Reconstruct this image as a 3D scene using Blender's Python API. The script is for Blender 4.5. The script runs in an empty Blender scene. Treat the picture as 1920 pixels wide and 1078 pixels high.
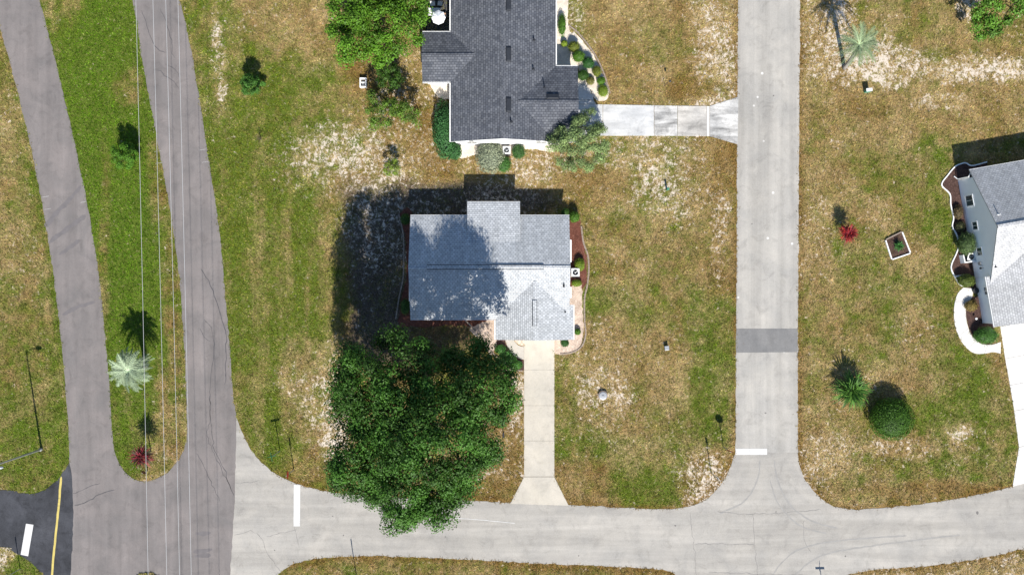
import bpy, math, random
import numpy as np
from mathutils import Vector, Matrix

rng = np.random.default_rng(7)
random.seed(7)
S = bpy.context.scene
C = S.collection

# ------------------------------------------------------------------ camera, sky, sun, exposure
CAM_H = 85.0          # flying height of the drone, metres
PPM = 18.5            # photo pixels per metre on the ground
cam_d = bpy.data.cameras.new('camera')
cam_d.sensor_fit = 'HORIZONTAL'; cam_d.sensor_width = 36.0
cam_d.lens = 36.0 * PPM * CAM_H / 1920.0
cam_d.clip_start = 1.0; cam_d.clip_end = 3000.0
cam = bpy.data.objects.new('camera', cam_d); C.objects.link(cam)
cam.location = (0, 0, CAM_H); cam.rotation_euler = (0, 0, 0)
S.camera = cam

SUN = Vector((0.175, -1.12, 1.0)).normalized()     # towards the sun
W = bpy.data.worlds.new('World'); S.world = W; W.use_nodes = True
wn = W.node_tree
bg = wn.nodes['Background']
sky = wn.nodes.new('ShaderNodeTexSky'); sky.sky_type = 'NISHITA'; sky.sun_disc = False
sky.sun_elevation = math.asin(SUN.z); sky.sun_rotation = math.atan2(SUN.x, SUN.y)
sky.air_density = 1.0; sky.dust_density = 0.1; sky.ozone_density = 2.6
wn.links.new(sky.outputs[0], bg.inputs[0]); bg.inputs[1].default_value = 0.09
sun_d = bpy.data.lights.new('sun', 'SUN'); sun_d.energy = 5.0; sun_d.angle = math.radians(0.53)
sun_d.color = (1.0, 0.955, 0.88)
sun = bpy.data.objects.new('sun', sun_d); C.objects.link(sun)
sun.location = SUN * 300; sun.rotation_euler = (-SUN).to_track_quat('-Z', 'Y').to_euler()
S.view_settings.view_transform = 'Standard'; S.view_settings.look = 'None'
S.view_settings.gamma = 1.0; S.view_settings.use_curve_mapping = False
S.view_settings.exposure = 0.65
try:
    S.cycles.max_bounces = 6; S.cycles.transparent_max_bounces = 6
    S.cycles.diffuse_bounces = 3
except Exception:
    pass

# ------------------------------------------------------------------ helpers
def P(px, py, z=0.0):
    k = (1 - z / CAM_H) / PPM
    return Vector(((px - 960) * k, (539 - py) * k, z))

def tag(o, label=None, cat=None, group=None, kind=None):
    if label: o['label'] = label
    if cat: o['category'] = cat
    if group: o['group'] = group
    if kind: o['kind'] = kind
    return o

def empty(name, loc, label=None, cat=None, group=None, kind=None):
    o = bpy.data.objects.new(name, None); C.objects.link(o)
    o.location = loc; o.empty_display_size = 0.3
    return tag(o, label, cat, group, kind)

class MB:
    """collects faces in world coordinates, then becomes ONE mesh object"""
    def __init__(s): s.v = []; s.f = []; s.m = []; s.uv = []
    def add(s, vs, fs, m=0, uv=None):
        b = len(s.v); s.v += [tuple(v) for v in vs]
        for f in fs:
            s.f.append([b + i for i in f]); s.m.append(m)
            s.uv.append([uv[i] for i in f] if uv else [(0, 0)] * len(f))
        return s
    def quad(s, a, b, c, d, m=0, uv=None): return s.add([a, b, c, d], [(0, 1, 2, 3)], m, uv)
    def box(s, x0, x1, y0, y1, z0, z1, m=0, T=None):
        vs = [(x, y, z) for z in (z0, z1) for y in (y0, y1) for x in (x0, x1)]
        if T is not None: vs = [T @ Vector(v) for v in vs]
        return s.add(vs, [(0, 2, 3, 1), (4, 5, 7, 6), (0, 1, 5, 4), (2, 6, 7, 3), (0, 4, 6, 2), (1, 3, 7, 5)], m)
    def tube(s, pts, rad, n=8, m=0, cap=True):
        pts = [Vector(p) for p in pts]
        if not hasattr(rad, '__len__'): rad = [rad] * len(pts)
        vs = []
        for i, p in enumerate(pts):
            t = (pts[min(i + 1, len(pts) - 1)] - pts[max(i - 1, 0)]).normalized()
            u = t.orthogonal().normalized() if abs(t.z) < .9 else Vector((1, 0, 0))
            u = (u - t * u.dot(t)).normalized(); w = t.cross(u)
            for k in range(n):
                a = 2 * math.pi * k / n
                vs.append(p + (u * math.cos(a) + w * math.sin(a)) * rad[i])
        fs = []
        for i in range(len(pts) - 1):
            for k in range(n):
                k2 = (k + 1) % n
                fs.append((i * n + k, i * n + k2, (i + 1) * n + k2, (i + 1) * n + k))
        if cap:
            fs.append(tuple(range(n - 1, -1, -1)))
            fs.append(tuple((len(pts) - 1) * n + k for k in range(n)))
        return s.add(vs, fs, m)
    def lathe(s, c, prof, n=16, m=0):
        """prof: (radius, z) from bottom to top about the vertical through c"""
        c = Vector(c); vs = []
        for r, z in prof:
            for k in range(n):
                a = 2 * math.pi * k / n
                vs.append((c.x + r * math.cos(a), c.y + r * math.sin(a), c.z + z))
        fs = []
        for i in range(len(prof) - 1):
            for k in range(n):
                k2 = (k + 1) % n
                fs.append((i * n + k, i * n + k2, (i + 1) * n + k2, (i + 1) * n + k))
        fs.append(tuple(range(n - 1, -1, -1))); fs.append(tuple((len(prof) - 1) * n + k for k in range(n)))
        return s.add(vs, fs, m)
    def slab(s, pts, z1, z0, m=0):
        """flat polygon (x, y) list with thickness; concave is fine"""
        n = len(pts)
        area = sum(pts[i][0] * pts[(i + 1) % n][1] - pts[(i + 1) % n][0] * pts[i][1] for i in range(n))
        if area < 0: pts = pts[::-1]
        vs = [(p[0], p[1], z1) for p in pts] + [(p[0], p[1], z0) for p in pts]
        fs = [tuple(range(n))] + [(i, n + i, n + (i + 1) % n, (i + 1) % n) for i in range(n)]
        return s.add(vs, fs, m)
    def build(s, name, mats, parent=None, smooth=False, uv=False):
        me = bpy.data.meshes.new(name)
        off = parent_loc(parent)
        me.from_pydata([(v[0] - off.x, v[1] - off.y, v[2] - off.z) for v in s.v], [], s.f)
        if not isinstance(mats, (list, tuple)): mats = [mats]
        for m in mats: me.materials.append(m)
        if any(s.m): me.polygons.foreach_set('material_index', s.m)
        if uv:
            l = me.uv_layers.new(name='UVMap')
            l.data.foreach_set('uv', [c for f in s.uv for q in f for c in q])
        if smooth: me.polygons.foreach_set('use_smooth', [True] * len(me.polygons))
        me.validate(); me.update()
        o = bpy.data.objects.new(name, me); C.objects.link(o)
        if parent: o.parent = parent
        return o

def parent_loc(p):
    v = Vector((0, 0, 0))
    while p is not None:
        v += p.location; p = p.parent
    return v

def bevel(o, w=0.02, seg=2):
    b = o.modifiers.new('bevel', 'BEVEL'); b.width = w; b.segments = seg; b.limit_method = 'ANGLE'
    return o

def smooth_line(pts, step=0.4):
    """Catmull-Rom through world points, resampled"""
    pts = [Vector((p[0], p[1])) for p in pts]; out = []
    for i in range(len(pts) - 1):
        p0 = pts[max(i - 1, 0)]; p1 = pts[i]; p2 = pts[i + 1]; p3 = pts[min(i + 2, len(pts) - 1)]
        n = max(1, int((p2 - p1).length / step))
        for k in range(n):
            t = k / n
            out.append(0.5 * ((2 * p1) + (p2 - p0) * t + (2 * p0 - 5 * p1 + 4 * p2 - p3) * t * t + (3 * p1 - p0 - 3 * p2 + p3) * t ** 3))
    out.append(pts[-1]); return out

def line_px(pts, step=0.4, jit=0.03):
    L = smooth_line([P(*p) for p in pts], step)
    return [(p.x + random.gauss(0, jit), p.y + random.gauss(0, jit)) for p in L]

def straight_px(pts, step=0.4, jit=0.025):
    L = [P(*p) for p in pts]; out = []
    for a, b in zip(L[:-1], L[1:]):
        n = max(1, int((b - a).length / step))
        for k in range(n):
            q = a.lerp(b, k / n); out.append((q.x + random.gauss(0, jit), q.y + random.gauss(0, jit)))
    out.append((L[-1].x, L[-1].y)); return out

# ------------------------------------------------------------------ materials
def new_mat(name, rough=0.8, spec=0.3):
    m = bpy.data.materials.new(name); m.use_nodes = True
    nt = m.node_tree; b = nt.nodes['Principled BSDF']
    b.inputs['Roughness'].default_value = rough
    b.inputs['Specular IOR Level'].default_value = spec
    return m, nt, b

def nd(nt, typ, **kw):
    n = nt.nodes.new(typ)
    for k, v in kw.items():
        if hasattr(n, k) and k not in ('Scale',): setattr(n, k, v)
        else: n.inputs[k.replace('_', ' ')].default_value = v
    return n

def noise(nt, vec, scale, detail=4, rough=.55, dist=0):
    n = nt.nodes.new('ShaderNodeTexNoise')
    n.inputs['Scale'].default_value = scale; n.inputs['Detail'].default_value = detail
    n.inputs['Roughness'].default_value = rough; n.inputs['Distortion'].default_value = dist
    if vec is not None: nt.links.new(vec, n.inputs['Vector'])
    return n.outputs['Fac']

def ramp(nt, fac, stops):
    n = nt.nodes.new('ShaderNodeValToRGB'); e = n.color_ramp.elements
    while len(e) < len(stops): e.new(.5)
    for i, (p, c) in enumerate(stops):
        e[i].position = p; e[i].color = (*c, 1) if len(c) == 3 else c
    nt.links.new(fac, n.inputs['Fac']); return n.outputs['Color']

def mixc(nt, fac, a, b, mode='MIX'):
    n = nt.nodes.new('ShaderNodeMix'); n.data_type = 'RGBA'; n.blend_type = mode
    for key, v in (('Factor', fac), ('A', a), ('B', b)):
        i = [s for s in n.inputs if s.name == key and (s.type == 'RGBA' or key == 'Factor')][0]
        if isinstance(v, (int, float)): i.default_value = v
        elif isinstance(v, tuple): i.default_value = (*v, 1) if len(v) == 3 else v
        else: nt.links.new(v, i)
    return [s for s in n.outputs if s.type == 'RGBA'][0]

def bump(nt, b, h, strength=.4, dist=.02):
    n = nt.nodes.new('ShaderNodeBump'); n.inputs['Strength'].default_value = strength
    n.inputs['Distance'].default_value = dist
    nt.links.new(h, n.inputs['Height']); nt.links.new(n.outputs['Normal'], b.inputs['Normal'])

def geo_vec(nt, sc=(1, 1, 1), rot=(0, 0, 0)):
    g = nt.nodes.new('ShaderNodeNewGeometry'); mp = nt.nodes.new('ShaderNodeMapping')
    mp.inputs['Scale'].default_value = sc; mp.inputs['Rotation'].default_value = rot
    nt.links.new(g.outputs['Position'], mp.inputs['Vector']); return mp.outputs['Vector']

def plain(name, col, rough=.6, spec=.3, var=.15, scale=6, metal=0):
    m, nt, b = new_mat(name, rough, spec)
    f = noise(nt, geo_vec(nt), scale, 5)
    c = ramp(nt, f, [(.25, tuple(x * (1 - var) for x in col)), (.75, tuple(min(1, x * (1 + var)) for x in col))])
    nt.links.new(c, b.inputs['Base Color']); b.inputs['Metallic'].default_value = metal
    return m

def pavement(name, col, stretch, rot=0.0, streak=.12, blotch=.10, grain=.10, tint=(1, .98, .95), spots=0.0):
    """worn paving: traffic streaks along one direction, blotches, grain"""
    m, nt, b = new_mat(name, .85, .25)
    v1 = geo_vec(nt, stretch, (0, 0, rot)); v0 = geo_vec(nt)
    s = noise(nt, v1, 1.0, 5, .6, .3); bl = noise(nt, v0, .35, 6, .6, .6); gr = noise(nt, v0, 9.0, 6, .75)
    c = ramp(nt, s, [(.3, tuple(x * (1 - streak) for x in col)), (.7, tuple(x * (1 + streak) for x in col))])
    c = mixc(nt, 1.0, c, ramp(nt, bl, [(.3, (1 - blotch,) * 3), (.7, tuple(min(1.3, t * (1 + blotch)) for t in tint))]), 'MULTIPLY')
    c = mixc(nt, 1.0, c, ramp(nt, gr, [(.3, (1 - grain,) * 3), (.72, (1 + grain,) * 3)]), 'MULTIPLY')
    sn = noise(nt, geo_vec(nt, (1, 1, 1), (0, 0, .7)), .8, 9, .72, .9)
    c = mixc(nt, 1.0, c, ramp(nt, sn, [(.30, (1 - 1.6 * blotch,) * 3), (.48, (1, 1, 1)), (.75, (1 + .4 * blotch,) * 3)]), 'MULTIPLY')
    if spots:
        vo = nt.nodes.new('ShaderNodeTexVoronoi'); vo.inputs['Scale'].default_value = .55
        nt.links.new(v0, vo.inputs['Vector'])
        k = ramp(nt, vo.outputs['Distance'], [(.03, (1, 1, 1)), (.09, (0, 0, 0))])
        c = mixc(nt, k, c, mixc(nt, spots, c, (.8, .78, .74)))
    nt.links.new(c, b.inputs['Base Color']); bump(nt, b, gr, .35, .02)
    return m

M = {}
M['asphalt'] = pavement('asphalt', (.178, .163, .157), (1.1, .07, 1), .12, .13, .13, .10, (1.04, 1, .98))
M['asphalt_new'] = pavement('asphalt_new', (.048, .05, .058), (.5, .3, 1), 0, .3, .3, .22)
M['conc_ew'] = pavement('concrete_road_ew', (.345, .327, .300), (.05, .8, 1), .0, .17, .12, .12)
M['conc_ns'] = pavement('concrete_road_ns', (.355, .339, .313), (.85, .03, 1), .0, .17, .13, .11, spots=.8)
M['patch'] = pavement('asphalt_patch', (.185, .183, .182), (1, .2, 1), 0, .10, .12, .14)
M['drive_cream'] = pavement('drive_cream', (.47, .435, .375), (.6, .3, 1), 0, .07, .10, .07)
M['drive_white'] = pavement('drive_white', (.62, .605, .585), (.6, .4, 1), 0, .05, .07, .05)
M['drive_pale'] = pavement('drive_pale', (.50, .505, .51), (.35, 1.2, 1), 0, .18, .16, .10)
M['drive_stain'] = pavement('drive_stain', (.41, .405, .395), (.35, 1.6, 1), 0, .55, .30, .2)
M['drive_mid'] = pavement('drive_mid', (.45, .43, .40), (.35, 1.5, 1), 0, .32, .2, .14)
M['walk'] = pavement('walk_concrete', (.39, .365, .33), (.6, .6, 1), 0, .08, .12, .1)
def worn_paint(name, col, under):
    m, nt, b = new_mat(name, .7, .3)
    f = noise(nt, geo_vec(nt), 5.5, 8, .75); d = noise(nt, geo_vec(nt), 1.2, 4)
    c = mixc(nt, ramp(nt, f, [(.33, (0,) * 3), (.43, (1,) * 3)]), under, col)
    nt.links.new(mixc(nt, 1.0, c, ramp(nt, d, [(.3, (.84,) * 3), (.65, (1,) * 3)]), 'MULTIPLY'), b.inputs['Base Color']); return m
M['paint_white'] = worn_paint('paint_white', (.63, .62, .60), (.38, .36, .34))
M['paint_yellow'] = worn_paint('paint_yellow', (.56, .45, .13), (.15, .13, .09))
M['tar'] = plain('tar', (.085, .08, .082), .6, .3, .3, 3)
M['crack'] = plain('crack', (.22, .21, .20), .9, .1, .3, 3)
M['tyre'] = plain('tyre_scuff', (.295, .283, .265), .9, .1, .12, 2)
M['wall_white'] = plain('wall_white', (.76, .77, .78), .7, .3, .03, 1)
M['wall_blue'] = plain('wall_siding', (.84, .86, .88), .6, .3, .03, 1)
M['trim'] = plain('trim_white', (.80, .80, .79), .5, .4, .03, 2)
M['fascia_grey'] = plain('fascia_grey', (.36, .37, .38), .5, .4, .05, 2)
M['metal'] = plain('galvanised', (.42, .43, .44), .45, .5, .12, 5, .6)
M['metal_dark'] = plain('dark_metal', (.03, .03, .033), .5, .4, .2, 5)
M['plastic_green'] = plain('green_plastic', (.05, .22, .14), .5, .4, .1, 4)
M['sign_red'] = plain('sign_red', (.42, .035, .03), .45, .4, .08, 4)
M['sign_green'] = plain('sign_green', (.02, .17, .07), .45, .4, .08, 4)
M['wood'] = plain('weathered_wood', (.23, .18, .13), .9, .1, .25, 8)
M['bark'] = plain('bark', (.17, .135, .10), .95, .1, .35, 7)
M['bark_grey'] = plain('bark_grey', (.26, .235, .21), .95, .1, .3, 7)
M['vent_dark'] = plain('vent_dark', (.025, .028, .035), .6, .3, .2, 4)
M['umbrella'] = plain('umbrella_cloth', (.78, .80, .83), .8, .2, .04, 3)
M['cushion'] = plain('tan_cushion', (.50, .30, .19), .9, .1, .12, 4)
M['wire'] = plain('bare_wire', (.50, .50, .50), .4, .5, .03, 2)
M['stone'] = plain('edging_stone', (.28, .225, .185), .9, .1, .2, 5)
M['rust'] = plain('rusty_brown', (.24, .12, .07), .9, .1, .3, 9)

def glass(name):
    m, nt, b = new_mat(name, .08, .6)
    f = noise(nt, geo_vec(nt), 1.2, 3)
    nt.links.new(ramp(nt, f, [(.3, (.02, .035, .035)), (.7, (.07, .10, .10))]), b.inputs['Base Color'])
    return m
M['glass'] = glass('window_glass')

def shingle(name, c1, c2, c3, w=.32, h=.21):
    """asphalt shingles: courses of tabs from UV in metres"""
    m, nt, b = new_mat(name, .9, .2)
    uv = nt.nodes.new('ShaderNodeUVMap')
    br = nt.nodes.new('ShaderNodeTexBrick')
    br.inputs['Scale'].default_value = 1.0; br.inputs['Brick Width'].default_value = w
    br.inputs['Row Height'].default_value = h; br.inputs['Mortar Size'].default_value = .022
    br.inputs['Mortar Smooth'].default_value = .2
    br.inputs['Color1'].default_value = (*c1, 1); br.inputs['Color2'].default_value = (*c2, 1)
    br.inputs['Mortar'].default_value = (*c3, 1); br.offset = .5
    nt.links.new(uv.outputs[0], br.inputs['Vector'])
    g = noise(nt, uv.outputs[0], 14, 5, .7); bl = noise(nt, uv.outputs[0], .35, 4)
    zz = noise(nt, uv.outputs[0], 2.6, 2, .5)
    c = mixc(nt, 1.0, br.outputs['Color'], ramp(nt, g, [(.3, (.86,) * 3), (.7, (1.12,) * 3)]), 'MULTIPLY')
    c = mixc(nt, 1.0, c, ramp(nt, zz, [(.35, (.90,) * 3), (.65, (1.08,) * 3)]), 'MULTIPLY')
    c = mixc(nt, 1.0, c, ramp(nt, bl, [(.3, (.94,) * 3), (.7, (1.05,) * 3)]), 'MULTIPLY')
    mp = nt.nodes.new('ShaderNodeMapping'); mp.inputs['Scale'].default_value = (1.3, .12, 1)
    nt.links.new(uv.outputs[0], mp.inputs['Vector']); sk = noise(nt, mp.outputs[0], 1.0, 5, .6)
    c = mixc(nt, 1.0, c, ramp(nt, sk, [(.32, (.86, .86, .85)), (.6, (1.03,) * 3)]), 'MULTIPLY')
    nt.links.new(c, b.inputs['Base Color'])
    inv = nt.nodes.new('ShaderNodeMath'); inv.operation = 'SUBTRACT'; inv.inputs[0].default_value = 1
    nt.links.new(br.outputs['Fac'], inv.inputs[1]); bump(nt, b, inv.outputs[0], .6, .02)
    return m
M['shingle_pale'] = shingle('shingle_pale', (.56, .575, .59), (.42, .435, .45), (.26, .272, .29))
M['shingle_slate'] = shingle('shingle_slate', (.140, .147, .165), (.078, .085, .102), (.044, .048, .06), .34, .24)
M['shingle_grey'] = shingle('shingle_grey', (.54, .54, .54), (.42, .42, .425), (.29, .29, .30))

def leaf_mat(name, trans=.25, rough=.55, spec=.25):
    m, nt, b = new_mat(name, rough, spec)
    a = nt.nodes.new('ShaderNodeAttribute'); a.attribute_name = 'col'
    nt.links.new(a.outputs['Color'], b.inputs['Base Color'])
    if trans:
        t = nt.nodes.new('ShaderNodeBsdfTranslucent'); mx = nt.nodes.new('ShaderNodeMixShader')
        mx.inputs[0].default_value = trans
        nt.links.new(a.outputs['Color'], t.inputs['Color'])
        out = nt.nodes['Material Output']
        nt.links.new(b.outputs[0], mx.inputs[1]); nt.links.new(t.outputs[0], mx.inputs[2])
        nt.links.new(mx.outputs[0], out.inputs['Surface'])
    return m
M['leaf'] = leaf_mat('leaf', .16)
M['blade'] = leaf_mat('grass_blade', .15, .7, .15)

def mulch_mat(name, a, bcol, c3):
    m, nt, b = new_mat(name, .95, .1)
    f = noise(nt, geo_vec(nt), 7, 6, .75, .6); g = noise(nt, geo_vec(nt), 1.3, 4)
    c = ramp(nt, f, [(.3, a), (.55, bcol), (.72, c3)])
    c = mixc(nt, 1.0, c, ramp(nt, g, [(.3, (.75,) * 3), (.7, (1.15,) * 3)]), 'MULTIPLY')
    nt.links.new(c, b.inputs['Base Color']); bump(nt, b, f, .9, .05); return m
M['mulch_red'] = mulch_mat('mulch_red', (.07, .028, .02), (.15, .058, .04), (.30, .17, .125))
M['mulch_dark'] = mulch_mat('mulch_dark', (.035, .022, .018), (.085, .05, .042), (.20, .13, .11))
M['shell'] = mulch_mat('shell_gravel', (.30, .21, .16), (.58, .46, .37), (.78, .68, .58))
M['sand'] = mulch_mat('bare_sand', (.55, .47, .38), (.70, .62, .52), (.80, .73, .64))

# ------------------------------------------------------------------ numpy noise
def vnoise(x, y, seed):
    r = np.random.default_rng(seed); T = r.random((256, 256))
    xi = np.floor(x).astype(int); yi = np.floor(y).astype(int); fx = x - xi; fy = y - yi
    fx = fx * fx * (3 - 2 * fx); fy = fy * fy * (3 - 2 * fy)
    a = T[xi & 255, yi & 255]; b = T[(xi + 1) & 255, yi & 255]
    c = T[xi & 255, (yi + 1) & 255]; d = T[(xi + 1) & 255, (yi + 1) & 255]
    return (a * (1 - fx) + b * fx) * (1 - fy) + (c * (1 - fx) + d * fx) * fy

def fbm(x, y, freq, octv=4, seed=1, gain=.55):
    s = 0; a = 1; t = 0
    for i in range(octv):
        s = s + a * vnoise(x * freq + 31.7 * i, y * freq + 17.3 * i, seed + i); t += a
        a *= gain; freq *= 2.03
    return s / t

def inside(x, y, poly):
    p = np.asarray(poly); res = np.zeros(x.shape, bool); n = len(p)
    bx = (x >= p[:, 0].min()) & (x <= p[:, 0].max()) & (y >= p[:, 1].min()) & (y <= p[:, 1].max())
    xs = x[bx]; ys = y[bx]; r = np.zeros(xs.shape, bool)
    for i in range(n):
        x1, y1 = p[i]; x2, y2 = p[(i + 1) % n]
        if y1 == y2: continue
        c = ((y1 > ys) != (y2 > ys)) & (xs < (x2 - x1) * (ys - y1) / (y2 - y1) + x1)
        r ^= c
    res[bx] = r; return res

# ------------------------------------------------------------------ roads
PAVED = []      # outlines that carry no grass
CONC = []       # concrete outlines: a bare brown strip runs along them
def road(name, outline, z, mat, label=None, paved=True):
    o = MB().slab(outline, z, -.12).build(name, mat)
    o['kind'] = 'structure'
    if paved: PAVED.append(outline)
    return o

a_left = line_px([(-190, -700), (-75, -250), (-14, 0), (22, 130), (40, 200), (60, 285), (75, 360), (98, 500), (115, 640), (124, 740), (129, 820), (130, 868)])
a_side = line_px([(130, 868), (136, 905), (137, 1000), (133, 1078), (126, 1300), (115, 1900)])
a_right = line_px([(425, 1900), (428, 1300), (432, 1078), (440, 940), (442, 860), (443, 785), (437, 740), (433, 680), (425, 580), (412, 440), (393, 310), (365, 130), (337, 0), (275, -250), (160, -700)])
m_right = line_px([(70, -700), (188, -250), (248, 0), (268, 120), (300, 290), (320, 400), (337, 530), (347, 680), (350, 790), (347, 835), (330, 868), (302, 894), (262, 902), (236, 886), (219, 858), (212, 826), (205, 720), (198, 640), (185, 510), (165, 390), (145, 290), (108, 130), (75, 0), (15, -250), (-100, -700)])
asphalt = road('asphalt_road', a_left + a_side[1:] + a_right + m_right, .026, M['asphalt'])
# new dark asphalt entrance
d_top = line_px([(-1500, 905), (-300, 912), (0, 918), (35, 924), (68, 924), (100, 906), (122, 880), (131, 866)])
d_bot = line_px([(70, 1900), (88, 1300), (83, 1095), (75, 1072), (45, 1045), (15, 1030), (0, 1025), (-300, 1010), (-1500, 1000)])
side = road('side_road', d_top + line_px([(140, 868), (140, 905), (141, 1000), (137, 1078), (132, 1300), (120, 1900)]) + d_bot, .021, M['asphalt_new'])
# concrete street, east-west
c_top = line_px([(444, 782), (456, 815), (480, 855), (515, 886), (555, 906), (620, 922), (740, 932), (860, 937), (960, 942), (1065, 946), (1200, 953), (1265, 953), (1315, 941), (1350, 910), (1371, 872), (1379, 846)])
c_tr = line_px([(1496, 846), (1505, 890), (1540, 935), (1580, 952), (1640, 953), (1780, 937), (1900, 911), (2050, 868), (2300, 780), (2900, 520)])
c_br = line_px([(2960, 640), (2350, 900), (2080, 990), (1920, 1028), (1850, 1044), (1750, 1059), (1640, 1068), (1590, 1077), (1572, 1095)], jit=.04)
c_bl = line_px([(1278, 1092), (1262, 1073), (1240, 1067), (1150, 1062), (960, 1053), (800, 1045), (680, 1042), (590, 1047), (545, 1060), (520, 1078), (500, 1110), (492, 1180), (490, 1300)], jit=.04)
CO = c_top + c_tr + c_br + c_bl + straight_px([(490, 1300), (420, 1300), (422, 1078), (430, 940), (434, 782)])
conc = road('concrete_street', CO, .020, M['conc_ew']); CONC.append(CO)
NS = straight_px([(1385, -800), (1384, 0), (1382, 300), (1380, 640), (1379, 848)]) + straight_px([(1496, 848), (1496, 640), (1498, 300), (1500, 0), (1502, -800)])
cross = road('cross_street', NS, .0245, M['conc_ns']); CONC.append(NS)
SS = straight_px([(1280, 1090), (1284, 1300), (1290, 1900)]) + straight_px([(1560, 1900), (1566, 1300), (1570, 1090)])
south = road('south_street', SS, .0245, M['conc_ns'])

# repair patch, markings, cracks: parts of their road
def flat(name, pts, z, mat, parent):
    return MB().slab([tuple(P(*p)[:2]) for p in pts], z, z - .003).build(name, mat, parent)
flat('asphalt_patch', [(1380.5, 616), (1495.5, 616), (1495.2, 660), (1380, 661)], .031, M['patch'], cross)
flat('stop_bar', [(1379, 840.5), (1438, 840.5), (1438, 852), (1379, 852)], .034, M['paint_white'], cross)
flat('stop_bar', [(551, 908), (563, 909), (562.5, 986), (550.5, 986)], .026, M['paint_white'], conc)
flat('stop_bar', [(49, 981), (63, 983), (53, 1042), (39, 1039)], .027, M['paint_white'], side)
M['paint_worn'] = plain('paint_worn', (.50, .49, .47), .8, .2, .18, 2)
flat('lane_line', [(838, 968.6), (905, 973.6), (965, 979.6), (965, 981), (905, 975), (838, 970)], .026, M['paint_worn'], conc)

def strip(name, pts, w, z, mat, parent, jit=.05):
    L = line_px(pts, .35, jit); mb = MB(); vs = []
    for i, p in enumerate(L):
        a = Vector(L[max(i - 1, 0)]); b = Vector(L[min(i + 1, len(L) - 1)])
        t = (b - a).normalized(); n = Vector((-t.y, t.x)); e = .35 if i in (0, len(L) - 1) else (random.uniform(.93, 1.05) if name == 'edge_line' else random.uniform(.6, 1.2))
        q = Vector(p); vs += [(*(q + n * w * e / 2), z), (*(q - n * w * e / 2), z)]
    mb.add(vs, [(2 * i, 2 * i + 1, 2 * i + 3, 2 * i + 2) for i in range(len(L) - 1)])
    return mb.build(name, mat, parent)
strip('edge_line', [(115, 893), (110, 950), (104, 1010), (98, 1078), (88, 1300)], .22, .027, M['paint_yellow'], side, .008)
for pts in [[(300, 17), (311, 40), (324, 88), (322, 100), (329, 110)], [(289, 132), (297, 132), (314, 147), (326, 155), (336, 167)],
            [(309, 120), (329, 132), (336, 145)], [(267, 20), (277, 57), (294, 90), (311, 100)],
            [(377, 504), (394, 534), (409, 574), (421, 614), (424, 640), (423, 720)], [(382, 600), (396, 614), (401, 644), (397, 694), (394, 735), (394, 785), (389, 818), (411, 868), (431, 912), (440, 932)],
            [(369, 848), (384, 878), (401, 915), (412, 938)], [(140, 948), (174, 935), (187, 925), (214, 918)], [(137, 925), (187, 905)],
            [(392, 740), (400, 835), (420, 880), (437, 925)], [(376, 615), (379, 625), (392, 640)]]:
    strip('crack_seal', pts, random.uniform(.05, .10), .031, M['tar'], asphalt)
for pts in [[(480, 999), (493, 1012), (500, 1035), (527, 1072)], [(500, 1005), (533, 997), (557, 992)], [(553, 985), (560, 1025)],
            [(1294, 962), (1301, 1019), (1306, 1078)], [(1411, 962), (1416, 1029), (1421, 1085)], [(1301, 1019), (1415, 1020)],
            [(1507, 975), (1508, 1012), (1520, 1035)], [(444, 906), (470, 903), (485, 900)], [(1345, 958), (1380, 962), (1440, 963), (1540, 955)], [(1330, 1072), (1570, 1080)],
            [(440, 1002), (470, 995), (480, 999)]]:
    strip('crack', pts, .05, .025, M['crack'], conc)
for pts in [[(1452, 862), (1458, 900), (1480, 945), (1520, 975), (1570, 990)], [(1444, 900), (1460, 945), (1500, 985), (1550, 1000)],
            [(1448, 1078), (1475, 1045), (1510, 1025), (1580, 1012), (1700, 1004)], [(1490, 1078), (1520, 1052), (1560, 1035), (1640, 1022), (1800, 1002)],
            [(1425, 862), (1420, 900), (1395, 940), (1350, 962)]]:
    strip('tyre_mark', pts, .16, .0235, M['tyre'], conc, .02)
M['scuff'] = plain('asphalt_scuff', (.150, .137, .137), .85, .2, .12, 2)
for pts in [[(84, 425), (110, 395), (140, 365), (152, 348)], [(92, 455), (125, 430), (160, 405)], [(112, 478), (150, 450)], [(118, 590), (150, 574), (178, 566)], [(366, 1000), (395, 998)], [(362, 1034), (398, 1030)], [(364, 1042), (396, 1040)]]:
    strip('tyre_mark', pts, .45, .0295, M['scuff'], asphalt, .03)
M['oil'] = plain('oil_drip', (.16, .15, .14), .6, .3, .3, 6)
def drip(px, py, r, parent, z):
    c = P(px, py); MB().slab([(c.x + math.cos(k * .63) * r * random.uniform(.5, 1.2), c.y + math.sin(k * .63) * r * random.uniform(.5, 1.2)) for k in range(10)], z, z - .003).build('oil_drip', M['oil'], parent)
for px, py, r in ((1266, 985, .10), (1832, 961, .16), (1585, 1042, .10), (1455, 959, .09), (624, 967, .08), (644, 1003, .08), (835, 1006, .08), (1085, 1041, .08), (515, 1031, .08)): drip(px, py, r, conc, .025)
for px, py, r in ((1394, 644, .12), (1435, 774, .10), (1450, 180, .08), (1410, 420, .08)): drip(px, py, r, cross, .033)
for (x, y, a) in [(296, 284, 1), (298, 306, 1), (380, 281, 1), (385, 304, 1), (86, 369, 0), (90, 392, 0), (157, 379, 0)]:
    strip('survey_mark', [(x - 6, y + 1), (x + 6, y - 1)], .06, .032, M['paint_white'], asphalt, .0)

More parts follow.
